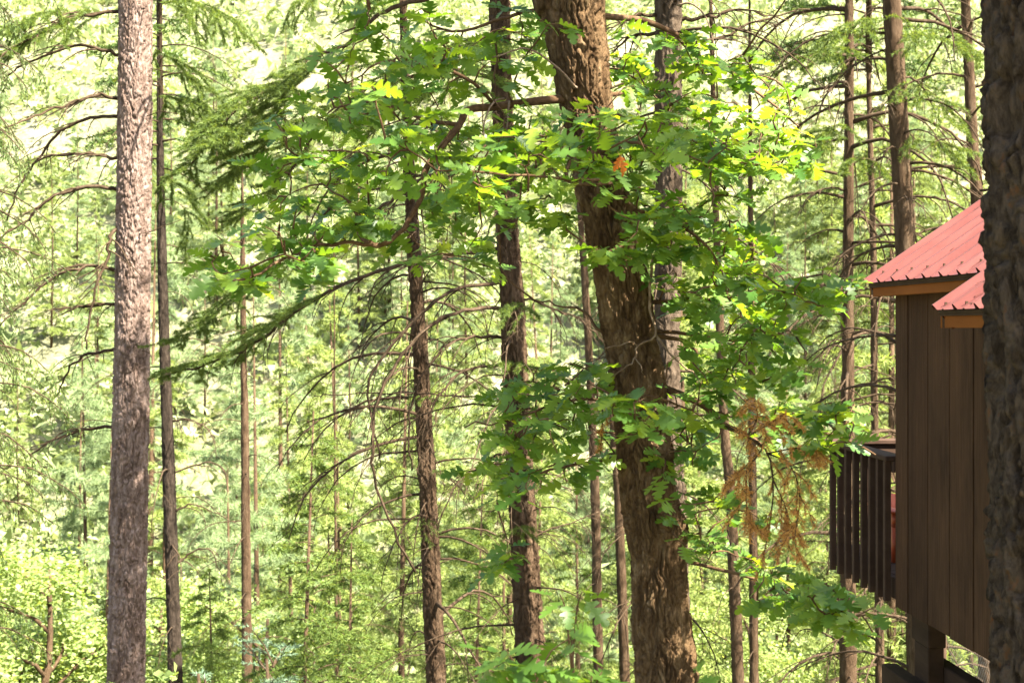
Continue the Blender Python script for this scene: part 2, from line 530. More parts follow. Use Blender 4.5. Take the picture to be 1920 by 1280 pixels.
# ---------------------------------------------------------------- the oak
OD = 6.0
def build_oak():
    line = [(1062, -60, 128), (1068, 0, 122), (1078, 55, 112), (1090, 137, 103), (1100, 211, 92), (1112, 270, 92), (1126, 351, 92),
            (1139, 390, 97), (1146, 430, 96), (1154, 488, 93), (1166, 519, 100), (1171, 558, 101), (1177, 616, 101),
            (1185, 655, 97), (1195, 714, 100), (1198, 753, 99), (1204, 812, 102), (1209, 870, 103), (1213, 909, 102),
            (1219, 948, 104), (1228, 985, 116), (1231, 1010, 108), (1234, 1060, 98), (1238, 1150, 106), (1251, 1280, 114)]
    C = [at(x, y, OD) for x, y, w_ in line]
    Rr = [w_ / 2 / F * OD for x, y, w_ in line]
    b = C[-1].copy()
    gz = float(ground_z(b[0] + .15, OD))
    for k in range(1, 5):
        u = k / 4
        C.append(A3(b[0] + .13 * u, OD, b[2] + (gz - .25 - b[2]) * u)); Rr.append(Rr[-1] * (1.05 if k < 4 else 1.25))
    base = (C[-1][0], OD, gz)
    T = thing('oak_tree', base, 'leaning oak with rough brown bark and deeply lobed green leaves', 'tree')
    obj('trunk', trunk_mesh('trunk', C[::-1], Rr[::-1], 146, 600, .030, .026, .105, 3, .2, .035), M['bark_oak'], T)

    nodes_p, nodes_d, nodes_l = [], [], []            # skeleton nodes leaf twigs can grow from
    def limb(pts, r0, r1, name='limb', mat='oak_twig', grow=True, sides=7, label=None):
        P = spline([at(*p) for p in pts], max(8, len(pts) * 3))
        P = P + np.array([[RND.gauss(0, .006) for _ in range(3)] for _ in P]) * np.linspace(0, 1, len(P))[:, None]
        mb = MB(); mb.tube(P, np.linspace(r0, r1, len(P)) , sides)
        o = obj(name, mb.mesh(name), M[mat], T)
        if label: o['label'] = label
        if grow:
            for i in range(1, len(P)):
                nodes_p.append(P[i]); nodes_d.append(P[i] - P[i - 1]); nodes_l.append(i / len(P))
        return P
    limb([(1100, 183, 6.0), (1048, 186, 5.95), (1000, 191, 5.9), (930, 200, 5.85), (878, 207, 5.8), (861, 234, 5.75), (802, 308, 5.65), (794, 345, 5.6), (787, 375, 5.6),
          (755, 433, 5.55), (712, 461, 5.5), (673, 455, 5.5), (607, 457, 5.4), (537, 485, 5.3), (470, 520, 5.2), (420, 525, 5.2)], .021, .004)
    limb([(712, 461, 5.5), (676, 445, 5.6), (668, 400, 5.7), (645, 370, 5.75), (600, 345, 5.8)], .010, .003)
    limb([(861, 234, 5.75), (800, 225, 5.9), (720, 195, 6.0), (640, 200, 6.1), (560, 240, 6.1)], .010, .003)
    limb([(930, 200, 5.85), (880, 150, 5.6), (800, 120, 5.5), (720, 115, 5.4), (660, 150, 5.4)], .009, .003)
    limb([(1085, 60, 6.0), (1010, 20, 6.1), (930, 40, 6.2), (860, 60, 6.3), (790, 40, 6.3)], .012, .004)
    limb([(1126, 30, 6.0), (1210, 40, 6.3), (1290, 78, 6.4), (1314, 109, 6.4), (1369, 133, 6.4), (1447, 195, 6.3), (1500, 240, 6.2)], .016, .004)
    limb([(1120, 180, 6.0), (1146, 178, 6.05), (1224, 170, 6.2), (1300, 215, 6.3), (1380, 260, 6.3), (1440, 300, 6.2)], .013, .003)
    limb([(1110, 215, 5.95), (1130, 245, 5.6), (1160, 265, 5.4), (1230, 275, 5.3), (1320, 300, 5.3)], .012, .003)
    limb([(1105, 230, 5.95), (1060, 330, 5.4), (1120, 345, 5.2), (1140, 340, 5.2), (1010, 330, 5.15), (900, 325, 5.1), (820, 318, 5.1)], .009, .003)
    limb([(1170, 395, 6.0), (1215, 400, 5.9), (1290, 430, 5.8), (1340, 480, 5.7), (1370, 560, 5.6)], .012, .003)
    limb([(1200, 560, 6.0), (1228, 566, 6.0), (1284, 562, 5.9), (1382, 562, 5.8), (1495, 539, 5.6), (1570, 535, 5.5)], .013, .003)
    limb([(1215, 622, 6.0), (1240, 622, 6.0), (1290, 625, 5.9), (1347, 636, 5.8), (1420, 640, 5.7)], .012, .004)
    limb([(1215, 630, 6.0), (1250, 632, 6.0), (1290, 642, 6.0), (1310, 662, 6.0)], .012, .006, grow=False)
    limb([(1230, 720, 6.0), (1249, 728, 6.0), (1316, 757, 5.9), (1351, 792, 5.85), (1402, 816, 5.8), (1440, 838, 5.7), (1500, 808, 5.6), (1580, 820, 5.5), (1640, 850, 5.5)], .019, .004)
    limb([(1180, 758, 6.0), (1146, 752, 6.0), (1085, 748, 5.9), (1020, 765, 5.8), (950, 790, 5.8), (870, 800, 5.8)], .010, .003)
    limb([(1190, 862, 6.0), (1155, 858, 6.0), (1085, 870, 5.9), (1020, 885, 5.9), (950, 915, 5.8)], .011, .003)
    limb([(1160, 612, 6.0), (1124, 620, 6.0), (1095, 585, 6.1), (1050, 573, 6.2), (1000, 560, 6.3)], .009, .003)
    limb([(1250, 1045, 6.0), (1285, 1052, 6.0), (1370, 1072, 5.9), (1480, 1105, 5.7), (1560, 1120, 5.6), (1620, 1140, 5.5)], .010, .003)
    limb([(1240, 935, 6.0), (1270, 940, 6.0), (1305, 970, 5.9), (1320, 1030, 5.9)], .007, .003)
    limb([(1235, 770, 5.95), (1270, 760, 5.7), (1210, 740, 5.5), (1180, 755, 5.4)], .006, .003)
    # dead twigs without leaves
    lab = 'pale leafless dead twig'
    for pts, r in [
        ([(1080, 165, 5.9), (1076, 160, 5.85), (1033, 117, 5.8), (984, 92, 5.75), (923, 109, 5.7)], .007),
        ([(1225, 480, 5.92), (1222, 500, 5.9), (1218, 570, 5.86), (1230, 628, 5.84), (1195, 648, 5.83), (1192, 672, 5.82), (1170, 690, 5.82), (1148, 707, 5.8)], .007),
        ([(1230, 628, 5.84), (1265, 672, 5.8), (1312, 714, 5.75)], .006),
        ([(1195, 648, 5.83), (1180, 640, 5.82), (1150, 650, 5.8), (1132, 652, 5.8)], .004),
        ([(1192, 672, 5.82), (1203, 690, 5.8), (1202, 700, 5.8)], .003),
        ([(945, 185, 5.8), (925, 192, 5.7), (910, 225, 5.65), (907, 260, 5.6), (918, 285, 5.6)], .005),
        ([(955, 190, 5.8), (952, 215, 5.75), (948, 260, 5.7), (940, 292, 5.7)], .005),
        ([(1270, 10, 6.2), (1300, 8, 6.1), (1325, 40, 6.0), (1336, 85, 6.0)], .006),
        ([(1150, 752, 5.98), (1100, 735, 5.9), (1020, 742, 5.85), (960, 738, 5.8)], .005)]:
        limb(pts, r, r * .4, 'twig', 'dead_twig', False, 5, lab)
    # the fork above
    limb([(1045, 20, 6.0), (1010, -80, 6.05), (930, -260, 6.1), (840, -520, 6.3), (790, -900, 6.4)], .10, .02, sides=12, mat='bark_oak')
    limb([(1090, 20, 6.0), (1110, -90, 6.0), (1180, -280, 5.9), (1270, -560, 5.7), (1330, -950, 5.6)], .105, .02, sides=12, mat='bark_oak')

    # leaf clusters: (cx, cy, rx, ry, count, near, far)
    regs = [(760, 110, 150, 90, 32, 5.0, 6.6), (640, 240, 130, 75, 25, 5.1, 6.6), (870, 190, 120, 120, 26, 5.2, 6.8), (590, 370, 140, 80, 26, 5.0, 6.4),
            (510, 480, 120, 65, 22, 4.9, 6.0), (760, 340, 130, 100, 25, 5.0, 6.5), (690, 450, 140, 60, 18, 5.0, 6.3), (890, 420, 90, 90, 17, 5.0, 6.6),
            (1090, 265, 190, 60, 39, 4.7, 5.6), (960, 330, 120, 50, 17, 4.8, 5.6), (1240, 150, 110, 110, 32, 5.8, 6.9), (1350, 210, 130, 100, 29, 5.6, 6.8),
            (1420, 290, 110, 90, 25, 5.4, 6.5), (1270, 320, 150, 80, 32, 5.0, 6.2), (1170, 440, 90, 45, 12, 5.0, 5.6), (1300, 420, 120, 70, 26, 5.2, 6.2), (1340, 500, 110, 80, 23, 5.3, 6.2),
            (1380, 590, 120, 70, 25, 5.2, 6.2), (1530, 555, 90, 45, 16, 5.0, 5.8), (1440, 670, 80, 45, 13, 5.0, 5.7), (1330, 720, 110, 60, 18, 5.4, 6.4),
            (1040, 770, 140, 55, 21, 5.3, 6.3), (970, 870, 95, 80, 20, 5.1, 6.0), (1080, 720, 110, 40, 13, 5.5, 6.4), (1195, 775, 55, 35, 8, 4.9, 5.4),
            (1510, 790, 110, 50, 16, 5.2, 6.0), (1575, 822, 50, 30, 4, 5.0, 5.6), (1310, 960, 60, 90, 12, 5.5, 6.2), (1450, 1110, 90, 45, 10, 5.2, 6.0), (1420, 1010, 50, 60, 5, 5.6, 6.2),
            (1580, 1130, 80, 55, 13, 4.9, 5.6), (940, 1060, 50, 25, 5, 5.4, 5.9), (1300, 850, 70, 60, 12, 5.6, 6.4), (1000, 50, 100, 60, 13, 5.6, 6.8), (1090, 860, 70, 60, 9, 5.7, 6.5),
            (1010, 420, 60, 30, 4, 5.2, 5.8)]
    tg = []
    for cx, cy, rx, ry, n, d0, d1 in regs:
        for _ in range(n):
            a, q = RND.uniform(0, 2 * math.pi), math.sqrt(RND.random())
            d = RND.uniform(d0, d1)
            tg.append(at(cx + 1.08 * rx * q * math.cos(a), cy + 1.08 * ry * q * math.sin(a), d))
    seen = len(tg)
    for _ in range(80):                        # the crown above the frame
        x, y = RND.gauss(.45, 1.1), RND.gauss(6.0, .9)
        tg.append(A3(x, y, RND.uniform(1.75, 3.6)))
    NP, ND = np.array(nodes_p), np.array(nodes_d)
    order = []
    left = list(range(len(tg)))
    TG = np.array(tg)
    best = np.min(np.linalg.norm(TG[:, None] - NP[None], axis=2), axis=1)
    tw = MB(); leaves = []
    for i in np.argsort(best):
        p = TG[i]
        dv = p - NP
        dist = np.linalg.norm(dv, axis=1)
        back = np.clip(-np.sum(dv * ND, 1) / (dist * np.linalg.norm(ND, axis=1) + 1e-9), 0, 1)
        j = int(np.argmin(dist * (1 + .6 * back)))
        a = NP[j]; L = dist[j]
        d0 = ND[j] / (np.linalg.norm(ND[j]) + 1e-9)
        mid = a + (p - a) * .5 + d0 * L * .18 + A3(RND.gauss(0, .05), RND.gauss(0, .05), .10 + RND.gauss(0, .04)) * L
        n = max(5, min(12, int(L / .05)))
        P = spline([a, mid, p], n)
        P[1:-1] += rng.normal(0, .006, (n - 2, 3))
        r0 = min(.0075, .0036 + .006 * L)
        tw.tube(P, np.linspace(r0, .0016, n), 4)
        NP = np.vstack([NP, P[2:]]); ND = np.vstack([ND, np.diff(P, axis=0)[1:]])
        d = P[-1] - P[-2]; d /= np.linalg.norm(d)
        leaves += cluster_leaves(p, d, RND.randint(4, 6), RND, .102 if i < seen else .17)
        if L > .25:
            q, dd = along(P, .6)
            leaves += cluster_leaves(q, dd / np.linalg.norm(dd), RND.randint(1, 3), RND, .095)
    obj('twigs', tw.mesh('twigs'), M['oak_twig'], T, kind='stuff')
    Pp = np.array([l[0] for l in leaves]); Rm = frames(np.array([l[1] for l in leaves]), np.array([l[2] for l in leaves]))
    sc = np.array([l[3] for l in leaves])
    var = rng.integers(0, 10, len(leaves))
    v = np.clip(rng.normal(.45, .26, len(leaves)) + .25 * np.clip(5.4 - Pp[:, 1], 0, 1), 0, 1)
    # the leaves that show largest are objects of their own
    view = Pp / np.linalg.norm(Pp, axis=1, keepdims=True)
    show = np.abs(np.sum(Rm[:, :, 2] * view, 1)) * (sc / Pp[:, 1]) ** 2
    px = HX + F * Pp[:, 0] / Pp[:, 1]; py = HY - F * Pp[:, 2] / Pp[:, 1]
    show[(px < 20) | (px > 1830) | (py < 20) | (py > 1260)] = 0
    big = np.zeros(len(leaves), bool); big[np.argsort(-show)[:298]] = True
    V, Q, vv = leaf_batch(Pp[~big], Rm[~big], sc[~big], var[~big], v[~big])
    obj('foliage', new_mesh('foliage', V, Q, v=vv, smooth=False), M['oak_leaf'], T, kind='stuff')
    lm = [new_mesh('leaf', OAK[k][0], OAK[k][1], v=np.full(len(OAK[k][0]), OAKV[k]), smooth=False) for k in range(10)]
    tl = np.array(T.location)
    for i in np.where(big)[0]:
        o = obj('leaf', lm[var[i]], M['oak_leaf'], T, local=True)
        m4 = np.eye(4); m4[:3, :3] = Rm[i] * sc[i]; m4[:3, 3] = Pp[i] - tl
        o.matrix_basis = Matrix(m4.tolist())
    dm = new_mesh('leaf_dry', OAK[3][0] * A3(1, .55, 3), OAK[3][1], v=np.full(len(OAK[3][0]), .6), smooth=False)
    for (x, y, d, az, pit, s) in [(1160, 285, 4.72, .4, -1.3, .075), (1166, 288, 4.70, 2.6, -1.1, .06)]:
        o = obj('leaf', dm, M['dry_leaf'], T, local=True)
        o['label'] = 'curled orange dead leaf'
        D = heading(az, pit)
        m4 = np.eye(4); m4[:3, :3] = frames(D[None], A3(.2, -1, .4)[None])[0] * s; m4[:3, 3] = at(x, y, d) - tl
        o.matrix_basis = Matrix(m4.tolist())
    return T
build_oak()

# ---------------------------------------------------------------- conifers with traced trunks
def px_radius(w_, d): return w_ / 2 / F * d

def conifer(name, label, line, d, mat, top, nth, nz, depth, pw, ph, seed, tilt=0.0, group=None):
    """line: [(x, y, width)] in photograph pixels from top to bottom; grown down to the ground and up to height top"""
    C = [at(x, y, d) for x, y, w_ in line]; Rr = [px_radius(w_, d) for x, y, w_ in line]
    a, b = C[0], C[-1]
    slope = (a - b) / (a[2] - b[2])
    gz = float(ground_z(b[0], d))
    lo_c, lo_r = [], []
    for k in (1, 2, 3):
        z = b[2] + (gz - .3 - b[2]) * k / 3
        lo_c.append(b + slope * (z - b[2]) * .7); lo_r.append(Rr[-1] * (1 + .10 * k + (.2 if k == 3 else 0)))
        lo_c[-1][2] = z
    up_c, up_r = [], []
    for k in (1, 2, 3, 4):
        z = a[2] + (top - a[2]) * k / 4
        up_c.append(a + slope * (z - a[2]) * .5); up_c[-1][2] = z
        up_r.append(Rr[0] * (1 - .22 * k))
    # the part in the picture gets the fine mesh; the rest is added as coarse rings of the same trunk
    Cs = lo_c[::-1] + C[::-1] + up_c
    Rs = lo_r[::-1] + Rr[::-1] + up_r
    T = thing(name, (lo_c[-1][0], d, gz), label, 'tree', group)
    total = Cs[-1][2] - Cs[0][2]
    obj('trunk', trunk_mesh('trunk', Cs, Rs, nth, nz, depth, pw, ph, seed), M[mat], T)
    K = spline(Cs, 300); KR = np.interp(np.linspace(0, 1, 300), np.linspace(0, 1, len(Rs)), Rs)
    T_c = lambda z: (np.array([np.interp(z, K[:, 2], K[:, 0]), np.interp(z, K[:, 2], K[:, 1]), z]), float(np.interp(z, K[:, 2], KR)))
    return T, T_c

def branch_part(T, P, r0, r1, nsub, Lsub, rnd, droop=-.9, level=2, mat='twig', sides=5, start=.25, seg=None, name='branch'):
    mb = MB()
    n = len(P)
    mb.tube(P, r0 + (r1 - r0) * np.linspace(0, 1, n) ** .8, sides)
    if nsub: twigs_on(mb, P, r0, nsub, Lsub, rnd, droop, 4, start, seg, level)
    return obj(name, mb.mesh(name), M[mat], T)

def traced(T, pts, r0, r1, nsub, Lsub, rnd, **kw):
    P = spline([at(*p) for p in pts], max(10, len(pts) * 4))
    P[1:] += rng.normal(0, .008, (len(P) - 1, 3))
    branch_part(T, P, r0, r1, nsub, Lsub, rnd, **kw)
    return P

def wild_branches(T, TC, z0, z1, n, rnd, L=(.8, 1.8), p0=(-.1, .4), p1=(-1.4, -.5), r=.012, nsub=6, mat='twig', azr=None, droop=-1.0, Ls=.45):
    out = []
    for i in range(n):
        z = z0 + (z1 - z0) * (i + rnd.random()) / n
        c, rad = TC(z)
        az = rnd.uniform(*(azr or (0, 2 * math.pi)))
        l = rnd.uniform(*L)
        P = arc(c + heading(az, 0) * rad * .6, az, l, rnd.uniform(*p0), rnd.uniform(*p1), 9, rnd.uniform(.8, 1.5), .1, rnd)
        rr = r * (l / 1.2) ** .7 * rnd.uniform(.7, 1.2)
        branch_part(T, P, rr, rr * .25, rnd.randint(max(1, nsub - 2), nsub + 2), l * Ls, rnd, droop, 2, mat)
        out.append(P)
    return out

def stubs(T, TC, z0, z1, n, rnd):
    for i in range(n):
        z = rnd.uniform(z0, z1)
        c, rad = TC(z)
        az = rnd.uniform(math.pi * .9, math.pi * 2.1)
        P = arc(c + heading(az, 0) * rad * .7, az, rad + rnd.uniform(.05, .3), rnd.uniform(-.3, .5), rnd.uniform(-.6, .3), 5, 1, .2, rnd)
        branch_part(T, P, .006, .003, 0, 0, rnd, name='stub')

def foliage_part(T, segs, n, length, width, mat, seed, fwd=.7, hang=.0, extra=None, name='foliage'):
    V, Tt, v = needles(segs, n, length, width, fwd, seed, hang=hang)
    return obj(name, new_mesh(name, V, T=Tt, v=v, smooth=False), M[mat], T, kind='stuff')

# crowns of the tall trees: one light and one fuller shape, shared by all of them
def crown_proto(seed, H, Rmax, nb, nneed, length, width):
    rnd = random.Random(seed)
    mb, segs = MB(), []
    mb.tube([(0, 0, 0), (0, 0, H * .5), (0, 0, H)], [.07, .05, .01], 6)
    for i in range(nb):
        u = (i + rnd.random()) / nb
        z = u * H * .97
        L = Rmax * (1.05 - u) ** .7 * rnd.uniform(.6, 1.1)
        P = arc((0, 0, z), rnd.uniform(0, 6.283), L, .35 - .2 * (1 - u), -.35, 7, 1.2, .1, rnd)
        mb.tube(P, np.linspace(.028 * (1.1 - u), .006, 7), 4)
        segs.append(P[2:])
        twigs_on(mb, P, .01, 6, L * .42, rnd, -.6, 3, .25, segs, 1, 1.1)
    V, Tt, v = needles(segs, nneed, length, width, .5, seed)
    return mb.mesh('crown_wood'), new_mesh('crown', V, T=Tt, v=v, smooth=False)
CR = [crown_proto(50, 9, 2.4, 60, 15000, .17, .03), crown_proto(51, 9, 1.9, 44, 9000, .17, .03)]
for a, b in CR:
    a.materials.append(M['twig']); b.materials.append(M['fir'])

def crown(T, TC, z, k, sc=(1, 1), rz=0.0):
    c, _ = TC(z)
    for me, nm in zip(CR[k], ('limbs', 'crown')):
        o = obj(nm, me, None, T, local=True, kind='stuff')
        o.location = c - np.array(T.location)
        o.rotation_euler = (0, 0, rz)
        o.scale = (sc[0], sc[0], sc[1])

R1 = random.Random(101)
# --- tall sunlit pine
T1, c1 = conifer('pine_tree', 'straight tall pine with pale pinkish sunlit flaky bark', [(254, -30, 60), (254, 0, 60), (253, 200, 61), (251, 400, 62), (248, 640, 64), (242, 960, 66), (236, 1280, 68)],
                 13.0, 'bark_pink', 17, 110, 700, .032, .026, .085, 21)
for pts in [[(245, 20, 13), (222, 22, 13), (150, 30, 12.8), (80, 60, 12.6), (0, 105, 12.4), (-60, 150, 12.2)],
            [(245, 104, 13), (222, 102, 13), (160, 85, 13), (110, 95, 13), (50, 120, 13), (10, 142, 13)],
            [(245, 190, 13), (220, 185, 13), (180, 180, 12.8), (120, 200, 12.6), (60, 220, 12.4), (5, 240, 12.2)],
            [(245, 222, 13), (220, 220, 13), (170, 222, 13.2), (110, 250, 13.3), (70, 300, 13.4), (40, 345, 13.4), (10, 410, 13.5)],
            [(245, 300, 13), (220, 297, 13), (160, 288, 13), (100, 292, 13.2), (65, 305, 13.3)],
            [(245, 360, 13), (218, 355, 13), (160, 350, 12.9), (100, 370, 12.8), (50, 410, 12.8), (0, 450, 12.7), (-40, 500, 12.6)],
            [(240, 420, 13), (218, 430, 12.9), (205, 450, 12.8), (200, 490, 12.8), (183, 530, 12.7), (168, 600, 12.7), (162, 655, 12.7)],
            [(240, 508, 13), (217, 505, 13), (160, 500, 12.8), (100, 520, 12.7), (50, 565, 12.6), (0, 610, 12.5)],
            [(240, 572, 13), (218, 570, 13), (160, 575, 13), (100, 580, 13)],
            [(238, 798, 13), (214, 800, 13), (150, 806, 13.2), (110, 820, 13.3), (60, 850, 13.4)],
            [(240, 650, 13), (216, 655, 13), (170, 662, 13.3), (130, 690, 13.5), (110, 740, 13.6)]]:
    traced(T1, pts, .024, .008, 12, .55, R1, droop=-.7)
stubs(T1, c1, -3.2, 3, 10, R1)
wild_branches(T1, c1, 3.6, 7.5, 12, R1, (1.0, 2.0), r=.02)
crown(T1, c1, 8.2, 1, (1, 1), .4)

# --- slim pine behind it
T2, c2 = conifer('pine_tree', 'slim dark pine trunk right behind the pale sunlit pine', [(299, 150, 9), (300, 270, 13), (303, 450, 17), (308, 640, 20), (319, 960, 24), (329, 1280, 27)],
                 18, 'bark_slim', 7, 40, 420, .016, .04, .12, 22)
for pts in [[(318, 788, 18), (325, 790, 18), (360, 786, 17.8), (395, 812, 17.6), (406, 860, 17.5)],
            [(320, 890, 18), (332, 884, 18), (390, 866, 18), (420, 885, 18), (427, 925, 18)],
            [(325, 960, 18), (335, 954, 18), (365, 945, 18), (400, 960, 18), (450, 985, 18)],
            [(325, 1060, 18), (338, 1052, 18), (375, 1028, 18), (400, 1040, 18), (420, 1100, 18)]]:
    traced(T2, pts, .02, .004, 8, .5, R1, droop=-1.1)
wild_branches(T2, c2, -4.0, 4.0, 24, R1, (.5, 1.5), r=.014)
crown(T2, c2, 2.2, 1, (.55, .55), 1.1)

# --- bent-branched fir in the middle
T5, c5 = conifer('fir_tree', 'slender fir with bare arching branches left of the thicker fir', [(757, 60, 13), (765, 260, 18), (772, 400, 23), (778, 500, 26), (790, 700, 29), (801, 900, 32), (810, 1100, 36), (818, 1280, 38)],
                 13.4, 'bark_brown', 9, 56, 520, .026, .03, .10, 23)
wild_branches(T5, c5, -3.4, 2.2, 58, R1, (.6, 1.9), (-.1, .5), (-1.6, -.8), .014, 5)
stubs(T5, c5, -3.4, 2, 8, R1)
crown(T5, c5, 3.8, 1, (.7, .6), 2.1)

# --- thicker fir, its long limbs sweep to the left
T6, c6 = conifer('fir_tree', 'thick dark fir with long limbs sweeping over the slender fir', [(937, -20, 38), (940, 150, 38), (950, 400, 41), (957, 520, 42), (960, 561, 44), (966, 700, 48), (978, 926, 48), (993, 1200, 55), (997, 1280, 56)],
                 12.0, 'bark_brown', 14, 70, 560, .03, .034, .11, 24)
for pts, r in [
    ([(955, 575, 12), (935, 579, 11.9), (874, 579, 11.6), (801, 616, 11.4), (740, 689, 11.3), (704, 762, 11.2), (700, 841, 11.2), (704, 902, 11.2), (734, 987, 11.2), (777, 1072, 11.3)], .021),
    ([(955, 525, 12), (935, 530, 11.9), (862, 540, 11.7), (801, 579, 11.6), (722, 664, 11.5), (691, 725, 11.5), (697, 792, 11.5), (715, 860, 11.5)], .020),
    ([(955, 628, 12), (935, 631, 12), (874, 634, 11.8), (825, 658, 11.7), (783, 725, 11.6), (765, 800, 11.6), (772, 880, 11.6)], .017),
    ([(955, 680, 12), (935, 683, 12), (868, 698, 11.8), (825, 737, 11.7), (789, 829, 11.7), (783, 890, 11.7)], .015),
    ([(950, 462, 12), (930, 468, 12), (850, 478, 12), (760, 492, 12), (640, 535, 12), (560, 580, 12), (480, 640, 12), (410, 676, 12.1), (325, 698, 12.2)], .024),
    ([(945, 300, 12), (925, 302, 12), (860, 312, 11.9), (790, 340, 11.8), (732, 379, 11.8), (673, 406, 11.8), (560, 470, 11.8)], .026),
    ([(942, 160, 12), (925, 150, 12), (880, 137, 11.9), (830, 129, 11.8), (760, 150, 11.7), (690, 165, 11.6), (600, 240, 11.6), (540, 330, 11.6)], .024),
    ([(975, 565, 12), (990, 560, 12), (1040, 580, 12.2), (1090, 600, 12.4), (1130, 640, 12.5)], .013),
    ([(975, 690, 12), (1000, 690, 12), (1050, 700, 12.2), (1090, 760, 12.3), (1110, 850, 12.4)], .011),
    ([(965, 855, 12), (945, 850, 12), (890, 880, 11.8), (850, 920, 11.7), (820, 990, 11.7)], .012),
    ([(960, 745, 12), (940, 742, 12), (870, 742, 12), (760, 735, 12), (640, 738, 12), (590, 742, 12)], .010),
    ([(970, 1020, 12), (1010, 1000, 12), (1070, 980, 12.2), (1120, 960, 12.3)], .010)]:
    traced(T6, pts, r, r * .45, 17, .72, R1, droop=-1.35)
G1 = traced(T6, [(940, -45, 12), (920, -45, 12), (850, -20, 11.8), (750, 12, 11.6), (700, 32, 11.5), (655, 80, 11.4), (610, 100, 11.3), (540, 150, 11.2), (480, 180, 11.1), (430, 215, 11), (390, 270, 11), (345, 325, 11)], .03, .005, 8, .4, R1, droop=-.8)
wild_branches(T6, c6, -3.4, 2.6, 40, R1, (.5, 1.6), (-.1, .5), (-1.5, -.6), .011, 6)
stubs(T6, c6, -3.4, 2, 8, R1)
crown(T6, c6, 8.3, 1, (.75, .7), .7)
# green boughs on it
def boughs(T, specs, seed, nn, length=.032, width=.0045, mat='fir_bough', hang=.25):
    rnd = random.Random(seed)
    segs, wood = [], MB()
    for P, nsub, L, droop in specs:
        s, mb = spray_segs(P, rnd, nsub, L, droop, .05)
        segs += s
        wood.add(np.concatenate(mb.V), np.concatenate(mb.Q), np.concatenate(mb.T) if mb.T else None)
    obj('branchlets', wood.mesh('branchlets'), M['twig'], T, kind='stuff')
    foliage_part(T, segs, nn, length, width, mat, seed, .8, hang)
def line_px(*pts, n=14): return spline([at(*p) for p in pts], n)
boughs(T6, [(G1[24:], 40, .62, -.45), (line_px((610, 100, 11.3), (560, 160, 11.2), (510, 215, 11), (450, 250, 10.9), (400, 270, 10.8)), 30, .55, -.4),
            (line_px((540, 150, 11.2), (520, 240, 11.2), (470, 300, 11.2), (430, 340, 11.1)), 28, .55, -.5),
            (line_px((690, 165, 11.6), (600, 240, 11.6), (540, 330, 11.6), (440, 410, 11.5)), 26, .55, -.4),
            (line_px((640, 535, 12), (560, 580, 12), (480, 640, 12), (410, 676, 12.1), (325, 698, 12.2)), 32, .6, -.4),
            (line_px((560, 470, 11.8), (480, 530, 11.8), (400, 590, 11.9), (340, 640, 12)), 30, .55, -.4),
            (line_px((750, 12, 11.6), (690, -10, 11.3), (600, -10, 11.2), (520, 20, 11.1)), 14, .5, -1.1),
            (line_px((930, 60, 11.8), (880, 90, 10.9), (800, 110, 10.3), (740, 140, 10.2)), 26, .7, -.5), (line_px((925, 120, 11.8), (850, 160, 11), (760, 190, 10.8), (690, 230, 10.8)), 24, .7, -.5),  # both boughs added to shade the lower trunk of the pale pine
            (line_px((960, 560, 11.9), (975, 575, 11.7), (985, 590, 11.6)), 6, .28, -.9),
            (line_px((966, 690, 11.9), (965, 680, 11.75), (990, 690, 11.6)), 6, .3, -.4),
            (line_px((978, 1000, 11.9), (975, 985, 11.8), (985, 1000, 11.7)), 5, .3, -.7)], 71, 215000, .036, .0045)
boughs(T1, [(line_px((222, 22, 13), (120, 20, 12.8), (60, 30, 12.6), (-20, 60, 12.4)), 14, .55, -.9), (line_px((150, 30, 12.8), (80, 60, 12.6), (0, 105, 12.4)), 10, .5, -.8),
            (line_px((284, 10, 13), (340, 0, 13), (400, 15, 12.8), (450, 60, 12.6)), 14, .6, -1.0), (line_px((284, 90, 13), (320, 110, 13.2), (370, 160, 13.2), (400, 230, 13.2)), 12, .55, -.9),
            (line_px((284, 180, 13), (330, 185, 13.2), (380, 230, 13.4), (420, 300, 13.4)), 12, .5, -1.0),
            (line_px((284, 330, 13), (320, 340, 13.2), (350, 400, 13.4), (350, 460, 13.4)), 10, .45, -1.0)], 72, 75000, .036, .0048)
boughs(T5, [(line_px((790, 740, 13.4), (800, 745, 13.2), (830, 760, 13.1)), 6, .3, -.6), (line_px((805, 970, 13.4), (800, 980, 13.2), (790, 1010, 13.1)), 7, .35, -.8),
            (line_px((800, 880, 13.4), (840, 885, 13.2), (860, 890, 13.1)), 6, .3, -.6), (line_px((770, 380, 13.4), (690, 395, 13.4), (600, 440, 13.5), (540, 520, 13.6)), 16, .5, -.8)], 73, 9000)

# --- fir behind the oak
T7, c7 = conifer('fir_tree', 'broad grey brown fir trunk half hidden behind the leaning oak', [(1253, -30, 50), (1253, 0, 50), (1254, 480, 50), (1250, 620, 50), (1253, 800, 50), (1262, 1000, 50), (1272, 1280, 52)],
                 11.0, 'bark_grey', 15, 56, 500, .028, .04, .12, 25)
for pts in [[(1275, 40, 11), (1330, 30, 11), (1400, 20, 11.2), (1480, 40, 11.4)], [(1275, 80, 11), (1340, 75, 11.2), (1420, 40, 11.4), (1520, 15, 11.6)],
            [(1235, 30, 11), (1190, 30, 10.9), (1130, 60, 10.8)], [(1240, 60, 11), (1180, 70, 11.2), (1140, 110, 11.4)]]:
    traced(T7, pts, .02, .005, 10, .5, R1, droop=-.8)
wild_branches(T7, c7, -2.8, 2.6, 24, R1, (.6, 1.6), r=.012)
crown(T7, c7, 3.6, 0, (1.15, .38), 2.7)  # unseen layer, widened and flattened to shade the pale pine's foot and middle firs
crown(T7, c7, 6.6, 1, (.45, .8), 1.7)

